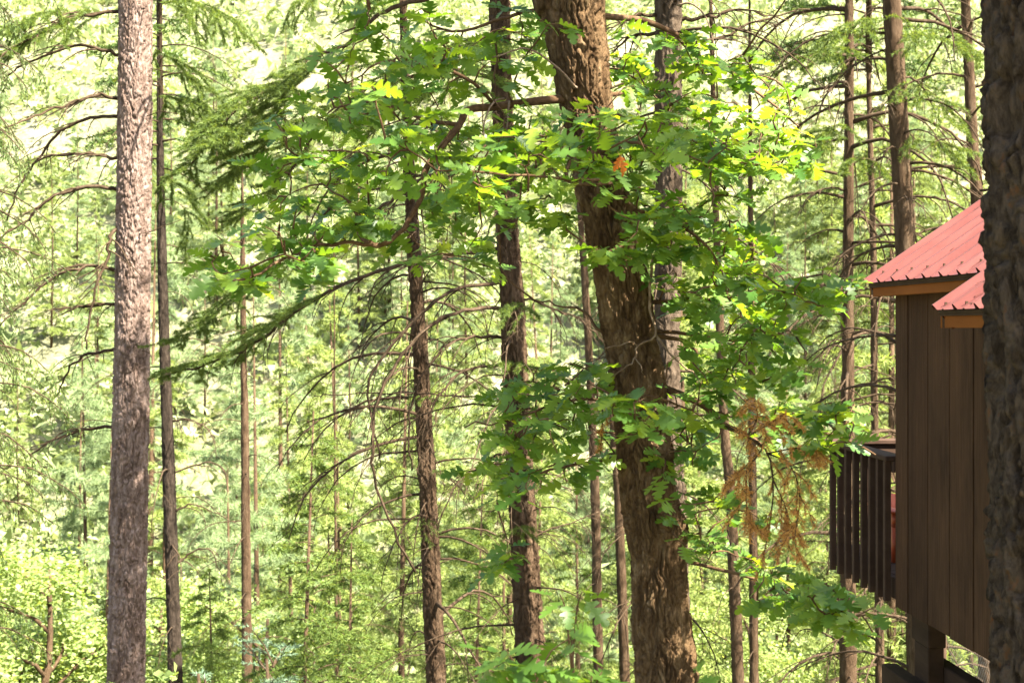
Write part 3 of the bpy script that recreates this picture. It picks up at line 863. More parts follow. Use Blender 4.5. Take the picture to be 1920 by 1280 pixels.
# --- slim trunks further down the slope
slim = [
    ('slim_tree', 'very slim pole trunk between the thick fir and the oak', [(1083, 330, 10), (1098, 550, 14), (1115, 900, 17), (1122, 1250, 19)], 22, 31),
    ('slim_tree', 'thin trunk tight against the left flank of the oak base', [(1150, 800, 14), (1160, 950, 17), (1172, 1280, 20)], 24, 32),
    ('slim_tree', 'thin trunk behind the hanging brown bough', [(1345, 500, 15), (1350, 616, 16), (1360, 831, 18), (1370, 930, 20), (1384, 1280, 24)], 20, 33),
    ('slim_tree', 'thin straight trunk just right of the brown bough trunk', [(1408, 600, 13), (1410, 800, 15), (1412, 1000, 16), (1414, 1280, 18)], 23, 34),
    ('slim_tree', 'brown trunk seen directly behind the deck railing', [(1592, 0, 16), (1592, 250, 18), (1590, 560, 21), (1590, 800, 24), (1590, 1070, 29), (1590, 1280, 32)], 20, 35),
    ('slim_tree', 'thinner trunk between the railing trunk and the cabin corner', [(1630, 200, 10), (1638, 500, 12), (1640, 800, 14), (1647, 1070, 16), (1650, 1280, 18)], 24, 36),
    ('fir_tree', 'tall thick fir rising behind the red metal roof', [(1668, -30, 34), (1672, 0, 34), (1689, 300, 36), (1697, 456, 38), (1712, 800, 42), (1728, 1280, 46)], 18, 37),
    ('slim_tree', 'slim trunk above the roof ridge beside the dark near pine', [(1806, -30, 16), (1810, 0, 17), (1825, 300, 22), (1832, 400, 23), (1850, 1280, 30)], 21, 38),
    ('slim_tree', 'slender sunlit trunk left of the young fir', [(455, 500, 10), (457, 690, 12), (459, 790, 15), (462, 1130, 19), (464, 1280, 20)], 22, 39),
    ('slim_tree', 'thin pole beside the young fir', [(628, 900, 4), (630, 1050, 6), (631, 1280, 7)], 20, 40),
    ('slim_tree', 'slim grey stem seen under the cabin post', [(1700, 900, 12), (1708, 1280, 16)], 21, 41)]
for i, (nm, lab, ln, d, sd) in enumerate(slim):
    rr = random.Random(sd)
    t_, c_ = conifer(nm, lab, ln, d, 'bark_far', {35: 10, 36: 8, 37: 16, 38: 13}.get(sd, 7 if sd < 39 else 3), 24, 230, .016, .05, .12, sd)
    zt = -(ln[0][1] - HY) / F * d; zb = -(1300 - HY) / F * d
    dens = {35: 64, 36: 50, 37: 50, 38: 30, 33: 26, 34: 22, 31: 22, 32: 10, 39: 26, 40: 8, 41: 4}[sd]
    big = sd in (35, 36, 37, 38)
    wild_branches(t_, c_, zb, zt + (1 if not big else 0), dens, rr, (.8, 2.4) if big else (.4, 1.4), (.0, .6), (-1.45, -.6), .021 if big else .011, 7 if big else 5)
    if big: crown(t_, c_, zt + .6, sd % 2, (.85, .8), sd)
    if sd in (35, 37):
        a = -1 if sd == 35 else 1
        boughs(t_, [(line_px((1590, 230, d), (1560, 240, d - .5), (1530, 260, d - .8), (1500, 290, d - 1)), 12, .6, -.7), (line_px((1590, 300, d), (1620, 300, d - .4), (1660, 320, d - .6)), 10, .6, -.7),
                    (line_px((1590, 90, d), (1550, 90, d - .5), (1500, 120, d - .8)), 12, .7, -.8)] if sd == 35 else
                   [(line_px((1690, 60, d), (1740, 60, d - .5), (1800, 90, d - .8)), 14, .8, -.8), (line_px((1690, 150, d), (1740, 180, d - .5), (1780, 230, d - .8)), 14, .7, -.8),
                    (line_px((1675, 30, d), (1620, 40, d - .5), (1570, 80, d - .8)), 14, .8, -.8), (line_px((1700, 260, d), (1750, 270, d - .5), (1800, 310, d - .5)), 12, .7, -.7)], 80 + sd, 16000, .06, .009)

# --- the dark near pine at the right edge
T15, c15 = conifer('pine_tree', 'massive dark pine trunk with thick cracked bark beside the cabin', [(2012, -60, 312), (2013, 300, 310), (2016, 640, 308), (2024, 1000, 308), (2030, 1340, 312)],
                   4.5, 'bark_dark', 17, 168, 500, .075, .055, .30, 26)
crown(T15, c15, 4.4, 0, (.98, 1.1), 0)
# unseen pine added beside the viewer so that its crown shades the foreground
T_shade, cS = conifer('pine_tree', 'unseen added pine shading the foreground from beside the cabin back', [(2600, -200, 200), (2600, 1500, 210)], 1.0, 'bark_dark', 16, 24, 60, .02, .08, .2, 27)
T_shade.location = (4.6, 1.2, float(ground_z(4.6, 1.2)))
for ch in T_shade.children: ch.location = -A3(*at(2600, 600, 1.0)) * A3(1, 1, 0) - A3(0, 0, T_shade.location.z)
crown(T_shade, lambda z: (A3(4.6, 1.2, z), .1), 3.6, 0, (1.35, 1.1), 1)

# ---------------------------------------------------------------- young fir, far trees (prototypes and copies)
def copy_tree(proto, name, loc, rz, sc, label, group, cat='tree'):
    r = thing(name, loc, label, cat, group, rz)
    r.scale = sc
    for ch in proto:
        o = bpy.data.objects.new(ch[0], ch[1]); COL.objects.link(o)
        o.parent = r
        if ch[2]: o['kind'] = ch[2]
    return r

def fir_proto(seed, H, Rmax, nb, nneed, length, width, mat, low=.08, tr=.11, bark='bark_far', droop=-.5):
    rnd = random.Random(seed)
    tm = MB(); tm.tube([(0, 0, -.3), (rnd.gauss(0, .009) * H, rnd.gauss(0, .009) * H, H * .5), (0, 0, H)], [tr, tr * .6, .01], 8)
    t = tm.mesh('trunk'); t.materials.append(M[bark])
    mb, segs = MB(), []
    for i in range(nb):
        u = low + (1 - low) * (i + rnd.random()) / nb
        L = Rmax * (1.04 - u) ** .75 * rnd.uniform(.55, 1.15)
        P = arc((0, 0, u * H), rnd.uniform(0, 6.283), L, .4, droop, 7, 1.1, .12, rnd)
        mb.tube(P, np.linspace(.02 * (1.15 - u), .004, 7), 4)
        segs.append(P[2:])
        twigs_on(mb, P, .008, 7, L * .45, rnd, -.6, 3, .2, segs, 1, 1.1)
    b = mb.mesh('branches'); b.materials.append(M['twig'])
    V, Tt, v = needles(segs, nneed, length, width, .6, seed, hang=.15)
    c = new_mesh('crown', V, T=Tt, v=v, smooth=False); c.materials.append(M[mat])
    return [('trunk', t, None), ('branches', b, 'stuff'), ('crown', c, 'stuff')]

def quad_leaves(C, n, spread, size, seed, flat=.5):
    """bent two-triangle leaves scattered about the centres C"""
    g = np.random.default_rng(seed)
    i = g.integers(0, len(C), n)
    p = C[i] + g.normal(0, 1, (n, 3)) * spread
    d = g.normal(size=(n, 3)) * A3(1, 1, flat); d[:, 2] -= .25
    Rm = frames(d, g.normal(size=(n, 3)) * A3(.6, .6, .3) + A3(0, 0, 1))
    s = size * g.uniform(.6, 1.3, (n, 1))
    X, Y, Z = Rm[:, :, 0] * s, Rm[:, :, 1] * s, Rm[:, :, 2] * s
    V = np.stack([p, p + X * .45 + Y * .36 + Z * .08, p + X, p + X * .45 - Y * .36 + Z * .08], 1).reshape(-1, 3)
    k = np.arange(n) * 4
    T = np.concatenate([np.stack([k, k + 2, k + 1], -1), np.stack([k, k + 3, k + 2], -1)])
    return V, T, np.repeat(np.clip(g.normal(.5, .24, n), 0, 1), 4)

def broad_proto(seed, H, Rr, nleaf, size, bark, mat, nlimb=9):
    rnd = random.Random(seed)
    tm, mb = MB(), MB()
    Pt = spline([(0, 0, -.4), (rnd.gauss(0, .25), rnd.gauss(0, .25), H * .3), (rnd.gauss(0, .6), rnd.gauss(0, .6), H * .55), (rnd.gauss(0, .9), rnd.gauss(0, .9), H * .78)], 12)
    tm.tube(Pt, np.linspace(.16, .03, 12), 9)
    C = []
    for i in range(nlimb):
        s = .2 + .75 * (i + rnd.random()) / nlimb
        p, _ = along(Pt, s)
        L = Rr * rnd.uniform(.6, 1.1) * (1.1 - .5 * s)
        P = arc(p, rnd.uniform(0, 6.283), L, rnd.uniform(.4, 1.0), rnd.uniform(-.3, .4), 8, 1, .2, rnd)
        mb.tube(P, np.linspace(.045, .01, 8), 6)
        seg = []
        twigs_on(mb, P, .03, 7, L * .55, rnd, -.2, 3, .2, seg, 2, 1.3)
        for q in seg: C += [q[3], q[5]]
        C += list(P[3:])
    V, T, v = quad_leaves(np.array(C), nleaf, .24, size, seed)
    t = tm.mesh('trunk'); t.materials.append(M[bark])
    b = mb.mesh('limbs'); b.materials.append(M[bark])
    c = new_mesh('crown', V, T=T, v=v, smooth=False); c.materials.append(M[mat])
    return [('trunk', t, None), ('limbs', b, 'stuff'), ('crown', c, 'stuff')]

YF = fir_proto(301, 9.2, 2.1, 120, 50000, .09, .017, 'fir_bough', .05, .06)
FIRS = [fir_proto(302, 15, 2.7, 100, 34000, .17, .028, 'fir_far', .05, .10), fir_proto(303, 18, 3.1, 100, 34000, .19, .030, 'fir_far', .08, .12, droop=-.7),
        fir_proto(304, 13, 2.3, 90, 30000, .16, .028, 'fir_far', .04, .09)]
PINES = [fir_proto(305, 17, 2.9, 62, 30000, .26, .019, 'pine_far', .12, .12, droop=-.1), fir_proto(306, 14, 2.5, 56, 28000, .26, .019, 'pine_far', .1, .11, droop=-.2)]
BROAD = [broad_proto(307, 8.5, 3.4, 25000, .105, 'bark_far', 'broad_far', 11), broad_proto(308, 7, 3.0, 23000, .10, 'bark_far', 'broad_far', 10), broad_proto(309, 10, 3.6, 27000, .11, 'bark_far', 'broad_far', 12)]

def on_ground(px, d, sink=0.1):
    x = (px - HX) / F * d
    return (x, d, float(ground_z(x, d)) - sink)

# young firs one can tell apart
def young(px, pytop, d, label, ww=1.0):
    x, y, z = on_ground(px, d)
    top = -(pytop - HY) / F * d
    s = (top - z) / 9.2
    copy_tree(YF, 'young_fir', (x, y, z), RND.uniform(0, 6), (s * ww, s * ww, s), label, 'young firs on the slope below')
young(588, 770, 17, 'young full fir with thin dark stem in front of sunlit brush', 1.1)
young(392, 1060, 16, 'small young fir between the slim pine and taller young fir', 1.0)
young(660, 960, 19, 'young fir close behind the slender arching fir', 1.1)
young(905, 900, 21, 'young fir seen between the two middle firs', 1.0)
young(1080, 980, 24, 'young fir behind the very slim pole trunk', 1.0)

rp = random.Random(77)
KIND = {}
def scatter(protos, name, n, xr, dr, sr, label, group, avoid=None):
    k = 0
    while k < n:
        d = rp.uniform(*dr); px = rp.uniform(*xr)
        if avoid and avoid(px, d): continue
        s = rp.uniform(*sr)
        copy_tree(protos[k % len(protos)], name, on_ground(px, d), rp.uniform(0, 6.28), (s * rp.uniform(.9, 1.15),) * 2 + (s,), KIND.get(id(protos[k % len(protos)]), 'leafy shrub') + ' ' + label, group)
        k += 1
# valley and slope trees
for p_, n_ in zip(FIRS + PINES + BROAD, ['full crowned fir', 'tall fir with drooping boughs', 'short dense fir', 'tall airy long needled pine', 'shorter airy long needled pine',
                                         'round crowned broadleaf tree', 'low spreading broadleaf tree', 'tall broadleaf tree']): KIND[id(p_)] = n_
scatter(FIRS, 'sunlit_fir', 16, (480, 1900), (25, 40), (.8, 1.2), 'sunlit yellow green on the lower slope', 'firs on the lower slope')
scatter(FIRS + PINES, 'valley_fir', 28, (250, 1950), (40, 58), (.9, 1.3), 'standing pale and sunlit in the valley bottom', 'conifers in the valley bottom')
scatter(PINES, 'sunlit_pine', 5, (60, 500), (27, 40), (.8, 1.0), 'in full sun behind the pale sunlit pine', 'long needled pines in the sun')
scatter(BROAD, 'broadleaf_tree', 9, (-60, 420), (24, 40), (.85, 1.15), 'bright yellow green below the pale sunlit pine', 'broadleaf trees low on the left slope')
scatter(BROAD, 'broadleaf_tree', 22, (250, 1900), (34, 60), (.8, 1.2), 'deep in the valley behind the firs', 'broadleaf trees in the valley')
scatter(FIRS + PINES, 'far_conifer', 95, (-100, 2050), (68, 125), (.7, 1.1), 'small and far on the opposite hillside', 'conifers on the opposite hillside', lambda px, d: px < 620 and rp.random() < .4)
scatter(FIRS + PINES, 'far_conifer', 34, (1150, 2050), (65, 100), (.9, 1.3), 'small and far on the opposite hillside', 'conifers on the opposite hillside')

# shrubs: copies on the near slope, the far brush as one mass
def shrub_proto(seed, R_, nleaf, size, mat, bark='twig'):
    rnd = random.Random(seed)
    mb, C = MB(), []
    for i in range(14):
        P = arc((rnd.gauss(0, .1), rnd.gauss(0, .1), -.1), rnd.uniform(0, 6.28), R_ * rnd.uniform(.8, 1.4), rnd.uniform(.7, 1.4), rnd.uniform(.2, .9), 7, 1, .2, rnd)
        mb.tube(P, np.linspace(.014, .004, 7), 4)
        seg = []
        twigs_on(mb, P, .008, 5, R_ * .5, rnd, .1, 3, .25, seg, 1, 1.3)
        for q in seg: C += [q[2], q[4], q[5]]
        C += list(P[3:])
    V, T, v = quad_leaves(np.array(C), nleaf, .07 * R_, size, seed)
    b = mb.mesh('stems'); b.materials.append(M[bark])
    c = new_mesh('foliage', V, T=T, v=v, smooth=False); c.materials.append(M[mat])
    return [('stems', b, 'stuff'), ('foliage', c, 'stuff')]
SH = [shrub_proto(401, 1.3, 5000, .075, 'broad_far'), shrub_proto(402, 1.0, 4000, .065, 'broad_far'), shrub_proto(403, 1.5, 5000, .08, 'shrub')]
for p_, n_ in zip(SH, ['large leafy green shrub', 'smaller leafy green shrub', 'pale olive shrub']): KIND[id(p_)] = n_
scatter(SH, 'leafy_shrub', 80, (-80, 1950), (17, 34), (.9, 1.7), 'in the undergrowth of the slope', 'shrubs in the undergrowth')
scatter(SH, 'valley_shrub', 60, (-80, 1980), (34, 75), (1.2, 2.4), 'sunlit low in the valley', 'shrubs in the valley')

def far_brush():
    g = np.random.default_rng(5)
    Vs, vs = [], []
    for k in range(4300):
        y = 64 + 200 * g.random() ** 1.3; x = g.uniform(-.46, .46) * y
        r = g.uniform(.7, 2.4) * (1 + y / 300)
        n = 38
        u = g.normal(size=(n, 3)); u /= np.linalg.norm(u, axis=1, keepdims=True)
        C = u * A3(r, r, r * .8) * g.uniform(.55, 1, (n, 1)); C[:, 2] = np.abs(C[:, 2])
        sz = (.34 + y * .0021) * g.uniform(.6, 1.3, (n, 1, 1))
        tri = g.normal(size=(n, 3, 3)) * sz * .55
        Vs.append((C[:, None] + tri).reshape(-1, 3) + A3(x, y, float(ground_z(x, y))))
        vs.append(np.repeat(g.normal(.45 + g.normal(0, .2), .15, n), 3))
    V = np.concatenate(Vs)
    o = obj('hillside_brush', new_mesh('hillside_brush', V, T=np.arange(len(V)).reshape(-1, 3), v=np.clip(np.concatenate(vs), 0, 1), smooth=False), M['shrub'])
    tag(o, 'pale blurred brush covering the opposite sunlit hillside', 'brush', kind='stuff')
far_brush()

# ---------------------------------------------------------------- near plants at the frame's foot
def juniper(name, px, py, d, R_, n, label, hh=1.0):
    rnd = random.Random(int(px) + 5)
    p = at(px, py, d)
    gz = float(ground_z(p[0], d))
    T = thing(name, (p[0], d, gz), label, 'shrub')
    mb, segs = MB(), []
    H = p[2] - gz
    mb.tube(spline([(p[0], d, gz - .2), (p[0] + .1, d, gz + H * .5), tuple(p)], 8), np.linspace(.06, .012, 8), 7)
    for i in range(int(26 * hh)):
        z = gz + H * (1 - .75 * hh * rnd.random() * .6)
        P = arc((p[0] + .05, d, z), rnd.uniform(0, 6.28), R_ * rnd.uniform(.5, 1), rnd.uniform(.2, 1.0), rnd.uniform(-.3, .6), 6, 1, .15, rnd)
        mb.tube(P, np.linspace(.01, .003, 6), 4)
        twigs_on(mb, P, .006, 8, R_ * .4, rnd, .1, 3, .2, segs, 1, 1.2)
    obj('stem', mb.mesh('stem'), M['twig'], T)
    foliage_part(T, segs, n, .035, .008, 'juniper', int(px), .9, 0)
juniper('juniper_bush', 500, 1235, 11, .5, 9000, 'blue green juniper bush below the slender sunlit trunk')
juniper('juniper_bush', 372, 1262, 10, .28, 4000, 'small blue green juniper beside the slim pine')

# drooping cypress at the left edge
def cypress():
    rnd = random.Random(9)
    p = at(-115, 0, 10.5)
    gz = float(ground_z(p[0], 10.5))
    T = thing('cypress_tree', (p[0], 10.5, gz), 'drooping cypress with stringy olive twigs left of the pale pine', 'tree')
    C = [A3(p[0], 10.5, z) for z in np.linspace(gz - .3, 6, 8)]
    obj('trunk', trunk_mesh('trunk', C, np.linspace(.13, .04, 8), 32, 200, .012, .04, .3, 61), M['bark_brown'], T)
    segs = []
    for i in range(46):
        z = rnd.uniform(-2.6, 3.2)
        L = rnd.uniform(.5, 1.25)
        P = arc((p[0], 10.5, z), rnd.uniform(-1.2, 1.2), L, rnd.uniform(.2, .6), rnd.uniform(-1.2, -.6), 8, 1.2, .12, rnd)
        branch_part(T, P, .012, .003, 9, .42, rnd, droop=-1.5, level=2, seg=segs)
    foliage_part(T, segs, 30000, .028, .006, 'fir', 62, .9, .5)
cypress()

# oak sprouts
def sprout(name, px, py, d, n, size, label, seed, spread=.14):
    rnd = random.Random(seed)
    p = at(px, py, d)
    gz = float(ground_z(p[0], d))
    T = thing(name, (p[0], d, gz), label, 'sapling')
    mb, lv = MB(), []
    top = p + A3(0, 0, -.12)
    mb.tube(spline([(p[0] - .08, d, gz - .1), (p[0] + .05, d, (gz + top[2]) / 2), tuple(top)], 10), np.linspace(.011, .004, 10), 6)
    for i in range(n):
        a = rnd.uniform(0, 6.28)
        q = p + A3(math.cos(a) * spread * rnd.random(), math.sin(a) * spread * .6 * rnd.random(), rnd.uniform(-.1, .05))
        P = spline([top - A3(0, 0, .1), (top + q) / 2 + A3(0, 0, .02), q], 6)
        mb.tube(P, np.linspace(.004, .0015, 6), 4)
        dd = P[-1] - P[-2]
        lv += cluster_leaves(q, dd / np.linalg.norm(dd), rnd.randint(3, 6), rnd, size)
    obj('stem', mb.mesh('stem'), M['oak_twig'], T)
    for (pp, D, N_, s) in lv:
        k = rnd.randrange(10)
        o = obj('leaf', LM[k], M['oak_leaf'], T, local=True)
        m4 = np.eye(4); m4[:3, :3] = frames(D[None], N_[None])[0] * s; m4[:3, 3] = pp - np.array(T.location)
        o.matrix_basis = Matrix(m4.tolist())
LM = [new_mesh('leaf', OAK[k][0], OAK[k][1], v=np.full(len(OAK[k][0]), .2 + .4 * OAKV[k]), smooth=False) for k in range(10)]
sprout('oak_sapling', 1072, 1132, 4.6, 2, .11, 'oak sapling with few leaves left of the oak base', 5, .08)
sprout('oak_sapling', 975, 1222, 3.9, 7, .11, 'leafy oak sapling at the foot of the thick fir', 6, .17)
sprout('oak_sapling', 1105, 1268, 4.0, 3, .10, 'low oak sapling beside the oak base', 7, .14)
sprout('oak_sapling', 1305, 1268, 4.6, 3, .09, 'tiny oak sapling touching the right side of the oak base', 8, .08)

def leafy_shrub_near():
    rnd = random.Random(15)
    p = at(250, 1292, 9.0)
    gz = float(ground_z(p[0], 9.0))
    T = thing('leafy_bush', (p[0], 9.0, gz), 'bright leafy bush at the foot of the pale sunlit pine', 'shrub')
    mb, C = MB(), []
    for i in range(16):
        tip = p + A3(rnd.uniform(-.25, .3), rnd.uniform(-.2, .2), rnd.uniform(-.2, .1))
        P = spline([(p[0] + rnd.uniform(-.1, .1), 9.0, gz - .05), tuple((A3(p[0], 9, gz) + tip) / 2 + A3(rnd.gauss(0, .1), 0, 0)), tuple(tip)], 8)
        mb.tube(P, np.linspace(.008, .002, 8), 4)
        C += list(P[5:])
    obj('stems', mb.mesh('stems'), M['twig'], T)
    V, Tt, v = quad_leaves(np.array(C), 220, .03, .07, 15)
    obj('foliage', new_mesh('foliage', V, T=Tt, v=v, smooth=False), M['broad_far'], T, kind='stuff')
leafy_shrub_near()

# ---------------------------------------------------------------- dead brown bough hung in the oak
def dead_bough(label, paths, n, seed):
    rnd = random.Random(seed)
    T = thing('dead_bough', tuple(at(*paths[0][0])), label, 'dead branch', 'dead boughs caught in the oak')
    segs, wood = [], MB()
    small = len(paths) == 1
    for k, pts in enumerate(paths):
        P = spline([at(p[0], p[1], p[2] - (0 if small or (k == 0 and j == 0) else .4)) for j, p in enumerate(pts)], 12)
        wood.tube(P, np.linspace(.006 if k == 0 and not small else .0035, .0015, 12), 5)
        sub = []
        twigs_on(wood, P, .003, 5 if small else 9, .05 if small else .14, rnd, -1.1, 3, .2, sub, 2, 1.2)
        segs += sub
        if k or small: segs.append(P[4:])
    obj('wood', wood.mesh('wood'), M['twig'], T)
    foliage_part(T, segs, n, .024, .0032, 'brown_needles', seed, .5, .1, name='needles')
dead_bough('large hanging dead conifer bough with rusty orange brown needles', [[(1340, 790, 5.8), (1402, 818, 5.72), (1440, 850, 5.7), (1450, 920, 5.7), (1440, 1000, 5.7), (1425, 1080, 5.7)],
             [(1402, 818, 5.72), (1420, 780, 5.65), (1412, 745, 5.6)], [(1402, 818, 5.72), (1450, 790, 5.6), (1475, 775, 5.55)],
             [(1440, 850, 5.7), (1480, 870, 5.6), (1500, 930, 5.55), (1490, 1010, 5.55), (1500, 1050, 5.55)], [(1430, 840, 5.7), (1400, 880, 5.65), (1375, 900, 5.6)],
             [(1450, 900, 5.7), (1475, 960, 5.65), (1470, 1020, 5.6)], [(1440, 850, 5.7), (1490, 840, 5.6), (1530, 845, 5.55)], [(1400, 880, 5.65), (1400, 950, 5.65), (1410, 990, 5.6)]], 9500, 31)
dead_bough('small dangling rusty brown sprig left of the oak trunk', [[(1128, 752, 5.92), (1130, 780, 5.95), (1128, 815, 5.95), (1126, 850, 5.95)]], 420, 33)

# ---------------------------------------------------------------- cabin on posts
CA = math.atan(185 / 2560)                      # the cabin wall runs 4 degrees left of the view
CD, CL = 8.795, 3.17                            # its far corner: distance along the wall, sideways offset
cx_, cy_ = CL * math.cos(CA) - CD * math.sin(CA), CL * math.sin(CA) + CD * math.cos(CA)
cgz = float(ground_z(cx_, cy_))
CABIN = thing('cabin', (cx_, cy_, cgz), 'brown board cabin raised on posts with pink red metal roof', 'cabin', rz=CA)
M['dark_wood'] = plain_mat('dark brown paint', (.035, .02, .013), (.06, .036, .024), 7, (1, 1, .3), .6, .3, .3, .003)
M['rail_wood'] = plain_mat('dark brown rail', (.036, .02, .013), (.06, .036, .025), 7, (1, .3, 1), .6, .3, .3, .003)
M['fascia'] = plain_mat('orange brown fascia', (.15, .047, .010), (.22, .073, .017), 7, (1, .25, 1), .6, .3, .3, .003)
M['roof'] = plain_mat('pink red painted metal', (.095, .029, .025), (.145, .052, .045), 3.2, (.5, 2.5, .5), .42, .45, .12, .004)
M['timber'] = plain_mat('weathered timber', (.022, .0125, .0075), (.045, .027, .017), 6, (1, .3, 1), .8, .2, .5, .005)
M['wire'] = plain_mat('galvanised wire', (.10, .10, .09), (.16, .16, .15), 10, (1, 1, 1), .4, .5, 0, 0, .7)
M['red_chair'] = plain_mat('red painted wood', (.33, .05, .015), (.42, .075, .025), 6, (1, 1, .3), .5, .4, .2, .003)

def siding_mat(name, c1, c2, seed):
    m, t, bs, out = nodes(name)
    gr = noise_tex(t, 9, 6, .7, (6, 6, .25), dist=.8)
    c = ramp(t, [(.25, c1), (.75, c2)], gr)
    st = ramp(t, [(.32, (.55, .55, .58)), (.5, (1, 1, 1)), (.7, (1.35, 1.3, 1.25))], noise_tex(t, 1.3 + seed * .2, 5, .65, (1.5, 1.5, .5)))
    vo = t.nodes.new('ShaderNodeTexVoronoi'); vo.inputs['Scale'].default_value = 2.6
    tc = t.nodes.new('ShaderNodeTexCoord'); mp = t.nodes.new('ShaderNodeMapping')
    mp.inputs['Scale'].default_value = (1, 1, .55); mp.inputs['Location'].default_value = (seed, seed * 2, .3)
    t.links.new(tc.outputs['Object'], mp.inputs[0]); t.links.new(mp.outputs[0], vo.inputs['Vector'])
    kn = ramp(t, [(.03, (.3, .28, .26)), (.075, (1, 1, 1))], vo.outputs['Distance'])
    last = c
    for x in (st, kn):
        mx = t.nodes.new('ShaderNodeMix'); mx.data_type = 'RGBA'; mx.blend_type = 'MULTIPLY'; mx.inputs[0].default_value = 1
        t.links.new(last, mx.inputs[6]); t.links.new(x, mx.inputs[7]); last = mx.outputs[2]
    t.links.new(last, bs.inputs['Base Color'])
    bs.inputs['Roughness'].default_value = .9; bs.inputs['Specular IOR Level'].default_value = .07
    bump(t, bs, gr, .8, .006)
    return m
M['siding'] = siding_mat('brown stained boards', (.031, .0155, .008), (.062, .032, .0175), 1)
M['siding_b'] = siding_mat('brown stained boards b', (.036, .018, .0092), (.07, .037, .020), 2)
for k_ in ('dark_wood', 'rail_wood', 'timber', 'fascia'):
    b_ = M[k_].node_tree.nodes['Principled BSDF']
    b_.inputs['Specular IOR Level'].default_value = .08; b_.inputs['Roughness'].default_value = .85
M['roof'].node_tree.nodes['Principled BSDF'].inputs['Specular IOR Level'].default_value = .25

def lp(L, D, Z): return (L - CL, D - CD, Z - cgz)
def cbox(name, L0, L1, D0, D1, Z0, Z1, mat, parent=None, bev=0.004, kind=None):
    me = bpy.data.meshes.new(name)
    import bmesh
    bm = bmesh.new()
    bmesh.ops.create_cube(bm, size=1)
    for v in bm.verts:
        v.co = Vector(lp(L0 + (L1 - L0) * (v.co.x + .5), D0 + (D1 - D0) * (v.co.y + .5), Z0 + (Z1 - Z0) * (v.co.z + .5)))
    if bev: bmesh.ops.bevel(bm, geom=bm.edges[:], offset=bev, segments=1, affect='EDGES')
    bm.to_mesh(me); bm.free()
    return obj(name, me, M[mat], parent or CABIN, local=True, kind=kind)
def cpoly(name, V, Q, mat, parent=None, smooth=False):
    return obj(name, new_mesh(name, [lp(*p) for p in V], np.array(Q), smooth=smooth), M[mat], parent or CABIN, local=True)

